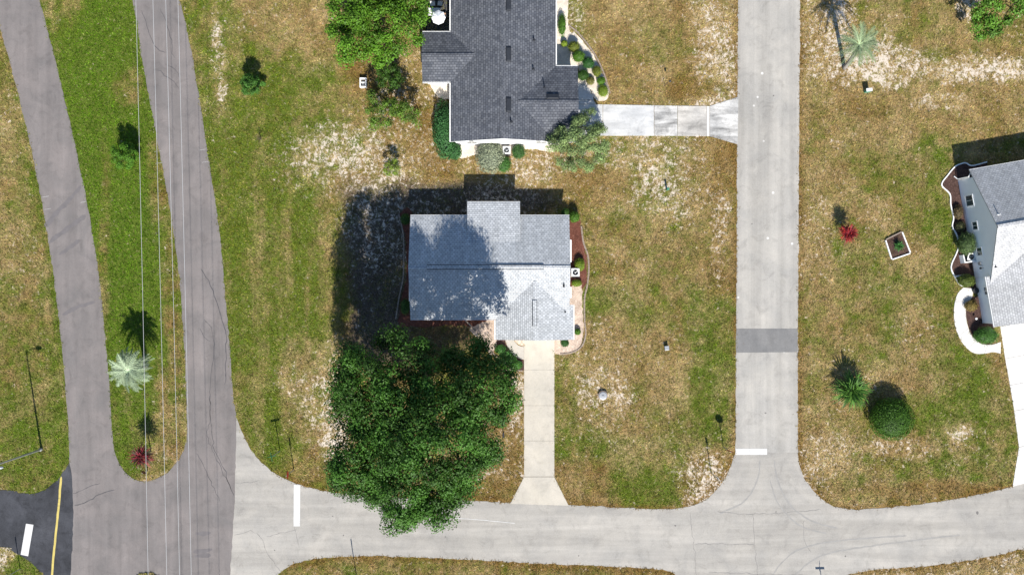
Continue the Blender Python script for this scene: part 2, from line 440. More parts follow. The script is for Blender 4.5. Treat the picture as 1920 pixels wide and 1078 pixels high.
# driveways and walks: slabs with open joints
def slab_px(name, pts, z, mat, parent, shrink=.0):
    L = [P(*p) for p in pts]; c = sum(L, Vector()) / len(L)
    L = [(p - (p - c).normalized() * shrink) for p in L]
    return bevel(MB().slab([(p.x, p.y) for p in L], z, -.1).build(name, mat, parent), .008, 1)
dw1 = empty('driveway', P(1011, 800), kind='structure')
ys = [634, 693, 760, 826, 893]
for a, b in zip(ys[:-1], ys[1:]):
    slab_px('driveway_slab', [(982.6, a + .12), (1039.4, a + .12), (1039.4, b - .12), (982.6, b - .12)], .05, M['drive_cream'], dw1)
slab_px('driveway_apron', [(982.6, 893.6), (1039.4, 893.6), (1066, 947), (957, 943.5)], .04, M['drive_cream'], dw1)
PAVED.append([tuple(P(*p)[:2]) for p in [(982.6, 630), (1039.4, 630), (1039.4, 893), (1066, 948), (957, 944), (982.6, 893)]])
dw2 = empty('driveway', P(1230, 225), kind='structure')
for pts, m in [([(1083, 196), (1130, 196.5), (1130, 255), (1083, 255)], 'drive_pale'), ([(1130.7, 196.5), (1226, 198), (1226, 255), (1130.7, 255)], 'drive_pale'),
               ([(1226.7, 198), (1270, 198.7), (1270, 255.3), (1226.7, 255)], 'drive_stain'), ([(1270.6, 198.7), (1324, 199.5), (1324, 256), (1270.6, 255.3)], 'drive_mid')]:
    slab_px('driveway_slab', pts, .05, M[m], dw2)
slab_px('driveway_curb', [(1324.6, 199.5), (1330, 199.6), (1330, 256), (1324.6, 256)], .06, M['drive_white'], dw2)
slab_px('driveway_apron', [(1330.6, 199.4), (1384.3, 182), (1383, 271), (1330.6, 256)], .045, M['drive_stain'], dw2)
PAVED.append([tuple(P(*p)[:2]) for p in [(1083, 196), (1330, 199.5), (1385, 182), (1383, 271), (1330, 256), (1083, 255)]])
dw3 = empty('driveway', P(1930, 750), kind='structure')
edge = [(1875, 612), (1884, 672), (1893, 722), (1901, 770), (1910, 838), (1898, 912)]
tops = [(1990, 596), (1999, 652), (2009, 700), (2017, 748), (2026, 812), (2030, 876)]
for i in range(5):
    e0, e1 = edge[i], edge[i + 1]; t0, t1 = tops[i], tops[i + 1]
    for u0, u1 in ((0, .5), (.5, 1)):
        lp = lambda a, b, u: (a[0] + (b[0] - a[0]) * u, a[1] + (b[1] - a[1]) * u)
        slab_px('driveway_slab', [lp(e0, t0, u0), lp(e0, t0, u1), lp(e1, t1, u1), lp(e1, t1, u0)], .045 + .001 * random.random(), M['drive_white'], dw3, .02)
PAVED.append([tuple(P(*p)[:2]) for p in edge + tops[::-1]])
wk3 = empty('garden_walk', P(1800, 600), kind='structure')
wo = smooth_line([P(*p) for p in [(1806, 539), (1796, 549), (1790, 566), (1788, 588), (1790, 609), (1797, 630), (1809, 649), (1826, 662), (1845, 663), (1862, 660), (1876, 663)]], .1)
wi = smooth_line([P(*p) for p in [(1824, 541), (1823, 556), (1815, 567), (1811, 580), (1811, 594), (1814, 610), (1821, 628), (1835, 642), (1848, 646), (1860, 646), (1876, 641)]], .1)
def rs(L, n):
    return [L[int(round(i * (len(L) - 1) / (n - 1)))] for i in range(n)]
wo = rs(wo, 43); wi = rs(wi, 43)
for k in range(6):
    a = wo[k * 7:k * 7 + 8]; b = wi[k * 7:k * 7 + 8]
    q = [(p.x, p.y) for p in a] + [(p.x, p.y) for p in b[::-1]]
    c = np.mean(np.array(q), 0); q = [(x + (c[0] - x) * .012, y + (c[1] - y) * .012) for x, y in q]
    MB().slab(q, .05, -.1).build('walk_slab', M['drive_white'], wk3)
PAVED.append([(p.x, p.y) for p in wo] + [(p.x, p.y) for p in wi[::-1]])
wk1 = empty('garden_walk', P(962, 655), kind='structure')
o1 = smooth_line([P(*p) for p in [(946, 632), (951, 648), (961, 663), (972, 671), (982.4, 674)]], .15)
i1 = smooth_line([P(*p) for p in [(962, 632), (965, 640), (970, 646), (976, 649), (982.4, 650)]], .15)
o1 = rs(o1, 13); i1 = rs(i1, 13)
for k in range(3):
    q = [(p.x, p.y) for p in o1[k * 4:k * 4 + 5]] + [(p.x, p.y) for p in i1[k * 4:k * 4 + 5][::-1]]
    MB().slab(q, .045, -.1).build('walk_slab', M['walk'], wk1)
PAVED.append([(p.x, p.y) for p in o1] + [(p.x, p.y) for p in i1[::-1]])
wk2 = empty('garden_walk', P(1100, 180), kind='structure')
for pts in ([(1084, 156), (1097, 159), (1106, 168), (1112, 182), (1113, 188), (1084, 188)], [(1084, 188.6), (1113, 188.6), (1117, 195.5), (1084, 195.5)]):
    slab_px('walk_slab', pts, .05, M['drive_pale'], wk2)
PAVED.append([tuple(P(*p)[:2]) for p in [(1084, 156), (1097, 159), (1106, 168), (1112, 182), (1117, 196), (1084, 196)]])

# planting beds
BED = []
def bed(outline, mat, z=.03, name='mulch_bed', curb=None, cw=.12, jit=.04):
    q = line_px(outline + [outline[0]], .25, jit)[:-1]
    o = MB().slab(q, z, -.05).build(name, mat); o['kind'] = 'structure'; BED.append(q)
    return o
bed([(748, 400), (772, 398), (774, 520), (776, 596), (770, 612), (748, 608), (752, 560), (762, 520), (760, 450)], M['mulch_red'])
bed([(770, 596), (850, 594), (930, 592), (930, 612), (905, 622), (870, 610), (820, 612), (775, 612)], M['mulch_red'], .035)
bed([(888, 612), (905, 604), (931, 600), (931, 640), (922, 668), (912, 650), (895, 632), (880, 618)], M['shell'], .045, 'gravel_bed')
bed([(1064, 398), (1086, 408), (1090, 440), (1098, 470), (1100, 500), (1098, 535), (1080, 545), (1064, 540)], M['mulch_red'])
bed([(1064, 540), (1090, 535), (1092, 580), (1094, 620), (1088, 648), (1070, 660), (1040, 662), (1041, 632), (1064, 634)], M['shell'], .034, 'gravel_bed')
bed([(930, 634), (946, 634), (951, 649), (961, 664), (972, 672), (982, 675), (982, 694), (968, 690), (950, 676), (934, 655)], M['mulch_dark'], .036)
bed([(963, 632), (982, 632), (982, 649), (975, 648), (968, 643)], M['shell'], .036, 'gravel_bed')
bed([(1044, -40), (1064, -40), (1066, 50), (1082, 66), (1110, 100), (1128, 135), (1142, 178), (1128, 190), (1114, 184), (1106, 167), (1084, 155), (1084, 128), (1044, 122)], M['sand'], .03, 'gravel_bed')
bed([(800, 148), (846, 150), (846, 180), (836, 186), (822, 182), (812, 170)], M['sand'], .03, 'gravel_bed')
bed([(850, 262), (1040, 262), (1040, 284), (990, 280), (900, 290), (860, 296)], M['sand'], .028, 'gravel_bed')
b3 = [(1850, 304), (1822, 311), (1810, 306), (1800, 308), (1790, 313), (1777, 328), (1765, 347), (1780, 364), (1782, 385), (1787, 408), (1785, 425), (1793, 440), (1797, 458), (1793, 474), (1784, 494), (1783, 505), (1789, 518), (1796, 530), (1804, 537)]
bed(b3 + [(1840, 540), (1830, 420), (1850, 330)], M['mulch_dark'], .03, jit=.01)
bed([(1823, 556), (1815, 568), (1811.5, 582), (1811.5, 594), (1815, 610), (1822, 628), (1835, 641.5), (1860, 645), (1862, 610), (1840, 560)], M['mulch_dark'], .028, jit=.005)

# concrete edging along the beds (cast in sections)
def edging(pts, label, mat='trim', w=.11, h=.12, sec=2.2):
    L = smooth_line([P(*p) for p in pts], .12); e = empty('bed_edging', (L[0].x, L[0].y, 0), label, 'edging')
    n = int(sec / .12); i = 0
    while i < len(L) - 2:
        seg = L[i:i + n + 1]; i += n
        if len(seg) < 3: break
        l = []; r = []
        for k, p in enumerate(seg):
            t = (seg[min(k + 1, len(seg) - 1)] - seg[max(k - 1, 0)]).normalized(); nn = Vector((-t.y, t.x)) * w / 2
            q = p + (t * .012 if k == 0 else (-t * .012 if k == len(seg) - 1 else t * 0))
            l.append(tuple(q + nn)); r.append(tuple(q - nn))
        MB().slab(l + r[::-1], h, -.05).build('edging_section', M[mat], e)
    return e
edging(b3, 'white concrete edging curving along the mulch bed of the pale blue house')
edging([(1090, 424), (1094, 455), (1102, 478), (1104, 505), (1101, 535), (1096, 560), (1096, 600), (1098, 628), (1090, 650), (1072, 661), (1050, 664)], 'low stone edging along the bed right of the pale grey house', 'stone', .16, .09, .5)
edging([(748, 402), (756, 440), (757, 480), (756, 520), (748, 560), (742, 600)], 'low stone edging left of the pale grey house in tree shade', 'stone', .14, .08, .5)
edging([(872, 600), (890, 618), (905, 634), (918, 655), (935, 672), (955, 686), (970, 694), (980, 695)], 'low stone edging around the front bed beside the driveway', 'stone', .14, .08, .5)
edging([(1066, 48), (1085, 64), (1112, 98), (1131, 135), (1144, 176)], 'pale stone edging along the shrub bed of the dark roofed house', 'stone', .14, .08, .5)

# ------------------------------------------------------------------ lawn fields (grass type; litter in the shade zone is darkened)
#        cx   cy   rx   ry  green cover tone vivid
BLOBS = [(40, 450, 75, 480, .42, .9, .5, .5), (60, 835, 75, 80, .70, .97, .35, .8), (35, 260, 35, 130, .15, .7, .15, .3), (112, 600, 14, 250, .75, .95, .3, .6), (40, 480, 40, 60, .2, .6, .2, .3),
 (170, 180, 70, 260, .97, 1, .2, 1), (250, 430, 55, 260, .95, 1, .2, 1), (245, 160, 22, 25, .25, .85, .6, .4), (298, 330, 18, 70, .25, .85, .75, .4),
 (326, 600, 16, 170, .3, .85, .65, .5), (240, 800, 40, 60, .62, .95, .4, .8), (312, 820, 32, 90, .15, .8, .4, .5), (120, 20, 25, 30, .4, .9, .55, .5), (195, 440, 10, 150, .4, .9, .6, .5), (262, 620, 60, 80, .8, 1, .3, .9),
 (480, 520, 110, 300, .78, .95, .2, .35), (400, 200, 35, 230, .60, .9, .3, .4), (540, 50, 90, 75, .12, .8, .35, .2), (620, 190, 50, 45, .65, .9, .3, .5),
 (540, 170, 60, 60, .6, .9, .3, .4), (610, 285, 95, 75, .4, .38, .25, .3), (690, 320, 50, 45, .2, .3, .3, .2), (400, 90, 9, 65, .3, .4, .2, .3), (405, 175, 8, 30, .2, .4, .2, .3), (470, 330, 60, 90, .62, .9, .3, .35),
 (590, 560, 45, 160, .6, .9, .2, .4), (580, 730, 50, 70, .35, .48, .2, .3), (622, 770, 22, 85, .1, .28, .2, .2), (510, 820, 55, 60, .75, .92, .25, .45), (585, 885, 30, 28, .25, .85, .75, .3), (545, 890, 20, 15, .5, .9, .5, .5),
 (700, 440, 65, 95, .05, .50, 1, -1), (700, 360, 60, 30, .05, .4, .9, -.8), (700, 590, 65, 80, .08, .85, 1.2, -1), (860, 370, 150, 25, .06, .55, .9, -1), (840, 640, 60, 30, .3, .95, 1.1, -.5),  # dead-leaf litter, toned darker to deepen the cast shade here
 (800, 290, 60, 40, .08, .62, .75, .2), (810, 210, 30, 60, .15, .65, .75, .2), (745, 190, 50, 60, .2, .6, .7, .3), (660, 160, 25, 60, .12, .75, .75, .2), (480, 150, 40, 60, .6, .9, .3, .4),
 (1200, 80, 120, 100, .12, .85, .5, .2), (1340, 120, 38, 100, .15, .37, .3, .2), (1240, 90, 50, 40, .3, .8, .4, .3), (1080, 30, 25, 50, .4, .5, .4, .4), (1150, 165, 40, 22, .1, .85, .8, .2), (1280, 175, 60, 16, .1, .85, .85, .2),
 (1240, 335, 72, 65, .42, .34, .2, .35), (1170, 290, 60, 30, .35, .55, .3, .3), (1310, 330, 30, 60, .15, .55, .45, .2), (1340, 290, 40, 45, .06, .9, .85, .2), (1000, 310, 70, 22, .12, .5, .55, .2), (1352, 430, 14, 70, .1, .38, .5, .2),
 (1110, 350, 60, 30, .1, .8, .7, .2), (1190, 470, 110, 80, .30, .85, .45, .25), (1330, 470, 50, 60, .25, .85, .6, .25), (1125, 565, 26, 22, .72, 1, .2, .5), (1300, 570, 55, 45, .6, .88, .4, .5), (1190, 590, 50, 30, .5, .85, .4, .35), (1190, 650, 90, 45, .12, .75, .5, .2), (1330, 720, 45, 80, .72, .92, .3, .5), (1135, 755, 45, 45, .12, .42, .45, .2),
 (1080, 810, 40, 60, .62, .88, .4, .5), (1230, 820, 80, 55, .42, .8, .4, .4), (1260, 700, 30, 50, .15, .85, .25, .2), (1210, 912, 55, 32, .72, .92, .4, .5), (1100, 915, 50, 32, .12, .85, .7, .2), (1318, 890, 40, 40, .15, .42, .75, .2), (1110, 640, 30, 40, .2, .8, .5, .2),
 (945, 860, 45, 70, .08, .6, .65, .1), (960, 740, 25, 50, .06, .35, .7, .1), (920, 920, 50, 18, .2, .9, .75, .2),
 (1720, 50, 100, 60, .35, .85, .5, .35), (1670, 115, 60, 32, .15, .2, .2, .2), (1560, 90, 45, 90, .06, .40, .4, .1), (1850, 135, 60, 20, .12, .25, .2, .2), (1650, 220, 140, 40, .15, .88, .55, .2), (1810, 20, 18, 22, .1, .3, .4, .1), (1880, 190, 50, 30, .15, .8, .5, .2), (1770, 190, 40, 12, .1, .45, .3, .2),
 (1590, 310, 70, 50, .22, .8, .45, .3), (1650, 325, 40, 40, .55, .9, .4, .45), (1600, 500, 70, 90, .45, .82, .4, .35), (1710, 370, 60, 60, .5, .85, .4, .4), (1655, 560, 90, 70, .62, .9, .35, .45), (1765, 450, 28, 150, .78, .95, .3, .55), (1730, 610, 40, 50, .2, .75, .4, .2), (1530, 450, 25, 80, .12, .6, .4, .2), (1660, 400, 30, 30, .15, .7, .3, .2), (1730, 480, 30, 40, .2, .75, .3, .2), (1560, 600, 50, 40, .3, .85, .4, .3),
 (1545, 860, 38, 50, .08, .6, .35, .1), (1640, 880, 70, 40, .4, .75, .4, .45), (1800, 760, 80, 70, .72, .93, .35, .55), (1690, 845, 55, 18, .06, .5, .35, .1), (1800, 860, 90, 40, .5, .82, .4, .45), (1750, 920, 140, 12, .08, .95, .75, .2), (1800, 820, 20, 20, .1, .3, .2, .1), (1540, 720, 35, 70, .3, .8, .45, .3), (1890, 680, 30, 60, .3, .75, .4, .3), (1700, 720, 60, 20, .2, .8, .4, .2),
 (700, 1075, 260, 22, .4, .85, .55, .35), (1100, 1075, 180, 14, .3, .85, .7, .25), (1800, 1075, 160, 22, .06, .6, .35, .1), (10, 1055, 25, 20, .15, .35, .2, .3), (55, 1075, 25, 15, .7, .95, .3, .7)]

def fields(x, y):
    """grass type at world x, y: green share, cover, tone of the dry grass, vividness (negative: litter darkened for shade)"""
    px = x * PPM + 960; py = 539 - y * PPM
    n1 = fbm(x, y, .10, 3, 50) - .5; n2 = fbm(x + 50, y, .10, 3, 60) - .5
    qx = px + n1 * 45; qy = py + n2 * 45
    w0 = .12; sw = np.full(x.shape, w0)
    acc = [np.full(x.shape, w0 * v) for v in (.35, .8, .45, .35)]
    for cx, cy, rx, ry, g, c, t, v in BLOBS:
        d = ((qx - cx) / rx) ** 2 + ((qy - cy) / ry) ** 2
        small = 1.0 + 2.2 * max(0.0, 1 - rx * ry / 4500.0)
        w = small * np.exp(-np.minimum(d, 30) ** 1.3)
        sw += w
        for k, val in enumerate((g, c, t, v)): acc[k] += w * val
    g, c, t, v = [a / sw for a in acc]
    g = .5 + (g - .42) * 1.3 + .10 * np.clip((600 - px) / 80, 0, 1)      # greener turf on the lots to the left
    f1 = fbm(x, y, .55, 4, 3) - .5; f2 = fbm(x, y, 1.3, 4, 13) - .5; f3 = fbm(x, y, .30, 3, 23) - .5; f4 = fbm(x, y, 2.0, 3, 33) - .5
    g = g + (.8 * f1 + 1.1 * f2) * (1 - .65 * np.clip((v - .6) / .35, 0, 1)) * np.clip(1.25 - np.abs(g - .5) * 1.5, .35, 1)
    c = np.maximum(c, .22); c = c + (.45 * f3 + .8 * f4) * np.clip(1.35 - c, .3, 1)
    t = t + 1.1 * (fbm(x + 9, y + 4, .5, 4, 43) - .5)
    lawn_w = np.clip((px - 400) / 40, 0, 1) * np.clip((640 - px) / 40, 0, 1) * np.clip((py - 250) / 150, 0, 1) * np.clip((900 - py) / 100, 0, 1)
    st = fbm(x + .25 * n1, y * .07, .75, 3, 91) - .5        # mowing strips, along the lawn
    g = g + lawn_w * 1.5 * st
    med = np.clip((px - 60) / 40, 0, 1) * np.clip((350 - px) / 40, 0, 1) * np.clip((860 - py) / 100, 0, 1)
    st = fbm(x + y * .17, y * .07, 1.1, 3, 95) - .5
    g = g + med * .6 * st
    return np.clip(g, 0, 1), np.clip(c, 0, 1), np.clip(t, 0, 1), np.clip(v, -1, 1)

# raster of what is paved, and nearness to concrete
RX0, RY0, RS = -62.0, -40.0, .1
NXR, NYR = 1240, 800
gx, gy = np.meshgrid(RX0 + (np.arange(NXR) + .5) * RS, RY0 + (np.arange(NYR) + .5) * RS, indexing='ij')
paved = np.zeros(gx.shape, bool)
for q in PAVED: paved |= inside(gx, gy, q)
bedm = np.zeros(gx.shape, bool)
for q in BED: bedm |= inside(gx, gy, q)
cm = np.zeros(gx.shape, bool)
for q in CONC: cm |= inside(gx, gy, q)
def blur(a, r):
    for ax in (0, 1):
        k = np.cumsum(np.pad(a, [(r + 1, r) if i == ax else (0, 0) for i in (0, 1)], mode='edge'), axis=ax)
        a = (np.take(k, range(2 * r + 1, k.shape[ax]), ax) - np.take(k, range(0, k.shape[ax] - 2 * r - 1), ax)) / (2 * r + 1)
    return a
near_c = blur(blur(cm.astype(float), 5), 5)
def look(a, x, y):
    i = np.clip(((x - RX0) / RS).astype(int), 0, NXR - 1); j = np.clip(((y - RY0) / RS).astype(int), 0, NYR - 1)
    return a[i, j]

# ground: one sheet to the horizon, fine under the camera
def axis(lo, hi, step, far):
    a = list(np.arange(lo, hi + 1e-6, step)); d = step; l = lo; r = hi; L = []; R = []
    while r < far:
        d *= 1.5; r += d; l -= d; R.append(r); L.append(l)
    return np.array(L[::-1] + a + R)
ax = axis(-58, 58, .25, 1200); ay = axis(-34, 34, .25, 1200)
X, Y = np.meshgrid(ax, ay, indexing='ij'); nx, ny = X.shape
g, c, t, v = fields(X.ravel(), Y.ravel())
nc = look(near_c, X.ravel(), Y.ravel())
t = np.clip(t + 1.2 * nc, 0, 1); g = np.clip(g - .7 * nc, 0, 1)
co = np.stack([X.ravel(), Y.ravel(), np.zeros(nx * ny)], 1)
idx = np.arange(nx * ny).reshape(nx, ny)
F = np.stack([idx[:-1, :-1], idx[1:, :-1], idx[1:, 1:], idx[:-1, 1:]], -1).reshape(-1, 4)
def np_mesh(name, co, faces, mats, attrs=None, smooth=False):
    me = bpy.data.meshes.new(name); k = faces.shape[1]; n = len(faces)
    me.vertices.add(len(co)); me.vertices.foreach_set('co', np.ascontiguousarray(co, dtype=np.float32).ravel())
    me.loops.add(n * k); me.loops.foreach_set('vertex_index', np.ascontiguousarray(faces, dtype=np.int32).ravel())
    me.polygons.add(n); me.polygons.foreach_set('loop_start', np.arange(0, n * k, k, dtype=np.int32))
    for m in mats: me.materials.append(m)
    if smooth: me.polygons.foreach_set('use_smooth', np.ones(n, bool))
    for nm, val in (attrs or {}).items():
        a = me.color_attributes.new(nm, 'FLOAT_COLOR', 'POINT')
        full = np.ones((len(co), 4), np.float32); full[:, :val.shape[1]] = val; a.data.foreach_set('color', full.ravel())
    me.update(calc_edges=True); return me

def ground_mat():
    m, nt, b = new_mat('lawn_soil', .95, .1)
    a = nt.nodes.new('ShaderNodeAttribute'); a.attribute_name = 'col'
    sp = nt.nodes.new('ShaderNodeSeparateColor'); nt.links.new(a.outputs['Color'], sp.inputs[0])
    v0 = geo_vec(nt); n1 = noise(nt, v0, 2.6, 5, .75, .8); n2 = noise(nt, v0, 11, 4, .7); n3 = noise(nt, v0, 1.1, 4, .6)
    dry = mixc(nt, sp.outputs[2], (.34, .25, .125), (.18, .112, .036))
    dry = mixc(nt, a.outputs['Alpha'], dry, (.095, .078, .062))  # litter tone with shade put into the soil colour
    dry = mixc(nt, 1.0, dry, ramp(nt, n2, [(.3, (.6,) * 3), (.7, (1.35, 1.3, 1.22))]), 'MULTIPLY')
    grn = ramp(nt, n2, [(.3, (.05, .08, .009)), (.7, (.115, .155, .02))])
    def mth(op, x, y, cl=True):
        q = nt.nodes.new('ShaderNodeMath'); q.operation = op; q.use_clamp = cl
        for i, z in enumerate((x, y)):
            if isinstance(z, (int, float)): q.inputs[i].default_value = z
            else: nt.links.new(z, q.inputs[i])
        return q.outputs[0]
    gs = mth('ADD', sp.outputs[0], mth('MULTIPLY', mth('SUBTRACT', n1, .5, False), 1.6, False))
    gs = ramp(nt, gs, [(.15, (0,) * 3), (.95, (1,) * 3)])
    base = mixc(nt, gs, dry, grn)
    sand = ramp(nt, n2, [(.3, (.46, .385, .305)), (.7, (.70, .62, .525))])
    cs = mth('ADD', sp.outputs[1], mth('MULTIPLY', mth('SUBTRACT', n1, .5, False), 3.4, False))
    cs = ramp(nt, cs, [(.14, (0,) * 3), (.54, (1,) * 3)])
    nt.links.new(mixc(nt, cs, sand, base), b.inputs['Base Color'])
    bump(nt, b, n2, .8, .05); return m
M['soil'] = ground_mat()
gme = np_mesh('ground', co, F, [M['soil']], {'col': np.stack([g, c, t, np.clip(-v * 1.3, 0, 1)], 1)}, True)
ground = bpy.data.objects.new('ground', gme); C.objects.link(ground); ground['kind'] = 'structure'

# grass tufts: real blades, coloured by the kind of grass, with shade-darkened litter
def make_grass(x, y, z0=0.0, island=False):
    n = len(x)
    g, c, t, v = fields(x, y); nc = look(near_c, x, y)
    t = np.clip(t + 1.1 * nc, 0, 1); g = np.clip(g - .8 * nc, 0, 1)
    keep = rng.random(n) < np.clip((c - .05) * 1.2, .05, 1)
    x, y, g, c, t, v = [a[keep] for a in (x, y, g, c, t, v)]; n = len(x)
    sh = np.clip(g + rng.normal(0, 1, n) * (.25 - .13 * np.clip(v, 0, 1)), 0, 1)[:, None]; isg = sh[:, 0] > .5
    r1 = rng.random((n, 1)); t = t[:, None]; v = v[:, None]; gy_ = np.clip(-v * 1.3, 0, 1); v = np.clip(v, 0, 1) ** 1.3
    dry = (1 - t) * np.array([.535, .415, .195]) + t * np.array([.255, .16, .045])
    dry = dry * (1 - gy_) + gy_ * np.array([.17, .135, .10])  # blades in the litter zone also darkened for shade
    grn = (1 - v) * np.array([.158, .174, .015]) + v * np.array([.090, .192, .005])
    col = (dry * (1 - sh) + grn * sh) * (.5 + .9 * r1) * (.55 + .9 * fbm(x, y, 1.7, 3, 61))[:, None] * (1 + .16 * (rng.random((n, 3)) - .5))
    B = 4
    L = np.repeat(rng.uniform(.10, .24, n) * np.where(isg, .9, 1.0), B) * rng.uniform(.6, 1.2, n * B)
    az = rng.uniform(0, 2 * math.pi, n * B); tilt = np.radians(rng.uniform(25, 78, n * B))
    bx = np.repeat(x, B) + rng.normal(0, .035, n * B); by = np.repeat(y, B) + rng.normal(0, .035, n * B)
    w = rng.uniform(.016, .038, n * B)
    dx, dy = np.cos(az), np.sin(az)
    h = L * np.cos(tilt); rr = L * np.sin(tilt)
    p0 = np.stack([bx - dy * w, by + dx * w, np.full(n * B, z0)], 1); p1 = np.stack([bx + dy * w, by - dx * w, np.full(n * B, z0)], 1)
    p2 = np.stack([bx + dx * rr, by + dy * rr, z0 + h], 1)
    co = np.stack([p0, p1, p2], 1).reshape(-1, 3)
    cc = np.repeat(np.repeat(col, B, 0) * rng.uniform(.8, 1.2, (n * B, 1)), 3, 0)
    return co, np.clip(cc, 0, 1)
NT = 430000
tx = rng.uniform(-55, 55, NT); ty = rng.uniform(-32, 32, NT)
bad = look(paved, tx + rng.normal(0, .09, NT), ty + rng.normal(0, .09, NT)) | look(bedm, tx, ty)
HOUSE_BOXES = [(-9.6, 5.3, -2.7, 6.6), (-1.2, 5.6, -4.8, -2.6), (-5.6, 4.0, 14.5, 36), (-8.4, -5.6, 20.6, 24.6), (4.0, 6.1, 14.7, 21.3)]
for x0, x1, y0, y1 in HOUSE_BOXES: bad |= (tx > x0) & (tx < x1) & (ty > y0) & (ty < y1)
# ------------------------------------------------------------------ (house on the right, own frame)
O3 = P(1796, 339); ES = Vector((.1727, -.985, 0)); EE = Vector((.985, .1727, 0))
def H3(a, b, z=0.0):
    q = O3 + EE * a + ES * b; return Vector((q.x, q.y, z))
h3foot = [tuple(H3(a, b)[:2]) for a, b in ((0, 0), (16, 0), (16, 10.2), (7.2, 10.2), (7.2, 14.5), (0, 14.5))]
bad |= inside(tx, ty, h3foot)
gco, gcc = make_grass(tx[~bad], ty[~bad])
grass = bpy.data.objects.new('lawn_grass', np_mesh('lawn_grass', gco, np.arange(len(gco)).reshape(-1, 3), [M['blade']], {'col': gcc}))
C.objects.link(grass)
tag(grass, 'short patchy lawn grass, green and dry straw mixed', 'grass', kind='stuff')

# small grass island at the bottom of the asphalt road
isl = line_px([(254, 1082), (260, 1075), (272, 1072.5), (286, 1073), (296, 1079), (304, 1100), (306, 1300), (300, 1600), (262, 1600), (254, 1300), (250, 1110), (254, 1082)])[:-1]
im = MB().slab(isl, .09, -.05).build('median_island', plain('island_soil', (.22, .17, .08), .95, .1, .3, 9)); im['kind'] = 'structure'
ix = rng.uniform(-38.5, -35, 2500); iy = rng.uniform(-34, -28.7, 2500); k = inside(ix, iy, isl)
ico, icc = make_grass(ix[k], iy[k], .09)
ig = bpy.data.objects.new('island_grass', np_mesh('island_grass', ico, np.arange(len(ico)).reshape(-1, 3), [M['blade']], {'col': icc}))
C.objects.link(ig); tag(ig, 'dry grass on the small island at the bottom of the asphalt road', 'grass', kind='stuff')

# ------------------------------------------------------------------ houses
def roof_face(mb, pts, thick=.14, m=0, side=1):
    """roof plane with UV in metres (u level, v up the slope) and a fascia edge"""
    pts = [Vector(p) for p in pts]
    n = Vector((0, 0, 0))
    for i in range(len(pts)):
        a, b = pts[i], pts[(i + 1) % len(pts)]; n += a.cross(b)
    n.normalize()
    if n.z < 0: pts = pts[::-1]; n = -n
    u = Vector((0, 0, 1)).cross(n).normalized() if abs(n.z) < .9999 else Vector((1, 0, 0))
    vv = n.cross(u)
    uv = [(p.dot(u), p.dot(vv)) for p in pts]
    mb.add(pts, [tuple(range(len(pts)))], m, uv)
    low = [p - Vector((0, 0, thick)) for p in pts]
    N = len(pts)
    mb.add(pts + low, [(i, N + i, N + (i + 1) % N, (i + 1) % N) for i in range(N)] + [tuple(range(2 * N - 1, N - 1, -1))], side)

def cap_strip(mb, a, b, w, h, m=0):
    """ridge cap / ridge vent: a low peaked bar from a to b"""
    a = Vector(a); b = Vector(b); t = (b - a).normalized(); n = Vector((-t.y, t.x, 0)).normalized() * w
    for p in ():
        pass
    vs = []
    for p in (a, b): vs += [p - n - Vector((0, 0, .06)), p - n + Vector((0, 0, h * .55)), p + Vector((0, 0, h)), p + n + Vector((0, 0, h * .55)), p + n - Vector((0, 0, .06))]
    uv = [(0, -w), (0, -w), (0, 0), (0, w), (0, w)] + [((b - a).length, q) for q in (-w, -w, 0, w, w)]
    mb.add(vs, [(i, i + 5, i + 6, i + 1) for i in range(4)] + [(4, 3, 2, 1, 0), (5, 6, 7, 8, 9)], m, uv)
    return mb

def gutter(parent, a, b, out, mat):
    """open box gutter along an eave, out = unit vector away from the house"""
    a = Vector(a); b = Vector(b); out = Vector(out) * .11
    z0, z1 = Vector((0, 0, -.13)), Vector((0, 0, -.02)); i = out * .09
    mb = MB(); vs = []
    for p in (a, b): vs += [p + i + z1, p + i + z0, p + out + z0, p + out + z1, p + out * .86 + z1, p + out * .86 + z0 * .8, p + i * 2 + z0 * .8, p + i * 2 + z1]
    mb.add(vs, [(k, 8 + k, 8 + (k + 1) % 8, (k + 1) % 8) for k in range(8)] + [tuple(range(7, -1, -1)), tuple(range(8, 16))])
    return mb.build('gutter', mat, parent)

def vent_pipe(parent, p, h=.35, r=.06, mat=None):
    p = Vector(p); mb = MB()
    mb.lathe(p - Vector((0, 0, .05)), [(r * 2.4, 0), (r * 2.0, .07), (r * 1.05, .13), (r, h), (r * .8, h), (r * .78, h - .05)], 10)
    return mb.build('vent_pipe', mat or M['vent_dark'], parent)

def slab_vent(parent, c, u, vdir, lu, lv, h=.12):
    """low metal roof vent lying on the slope"""
    c = Vector(c); u = Vector(u).normalized(); vv = Vector(vdir).normalized(); n = u.cross(vv)
    if n.z < 0: n = -n
    vs = []
    for s, hh in ((1, -.04), (1, h * .7), (.8, h)):
        for a, b in ((-1, -1), (1, -1), (1, 1), (-1, 1)): vs.append(c + u * a * lu * s / 2 + vv * b * lv * s / 2 + n * hh)
    fs = [(3, 2, 1, 0), (8, 9, 10, 11)]
    for L in (0, 4):
        for k in range(4): fs.append((L + k, L + (k + 1) % 4, L + 4 + (k + 1) % 4, L + 4 + k))
    return MB().add(vs, fs).build('roof_vent', M['vent_dark'], parent)

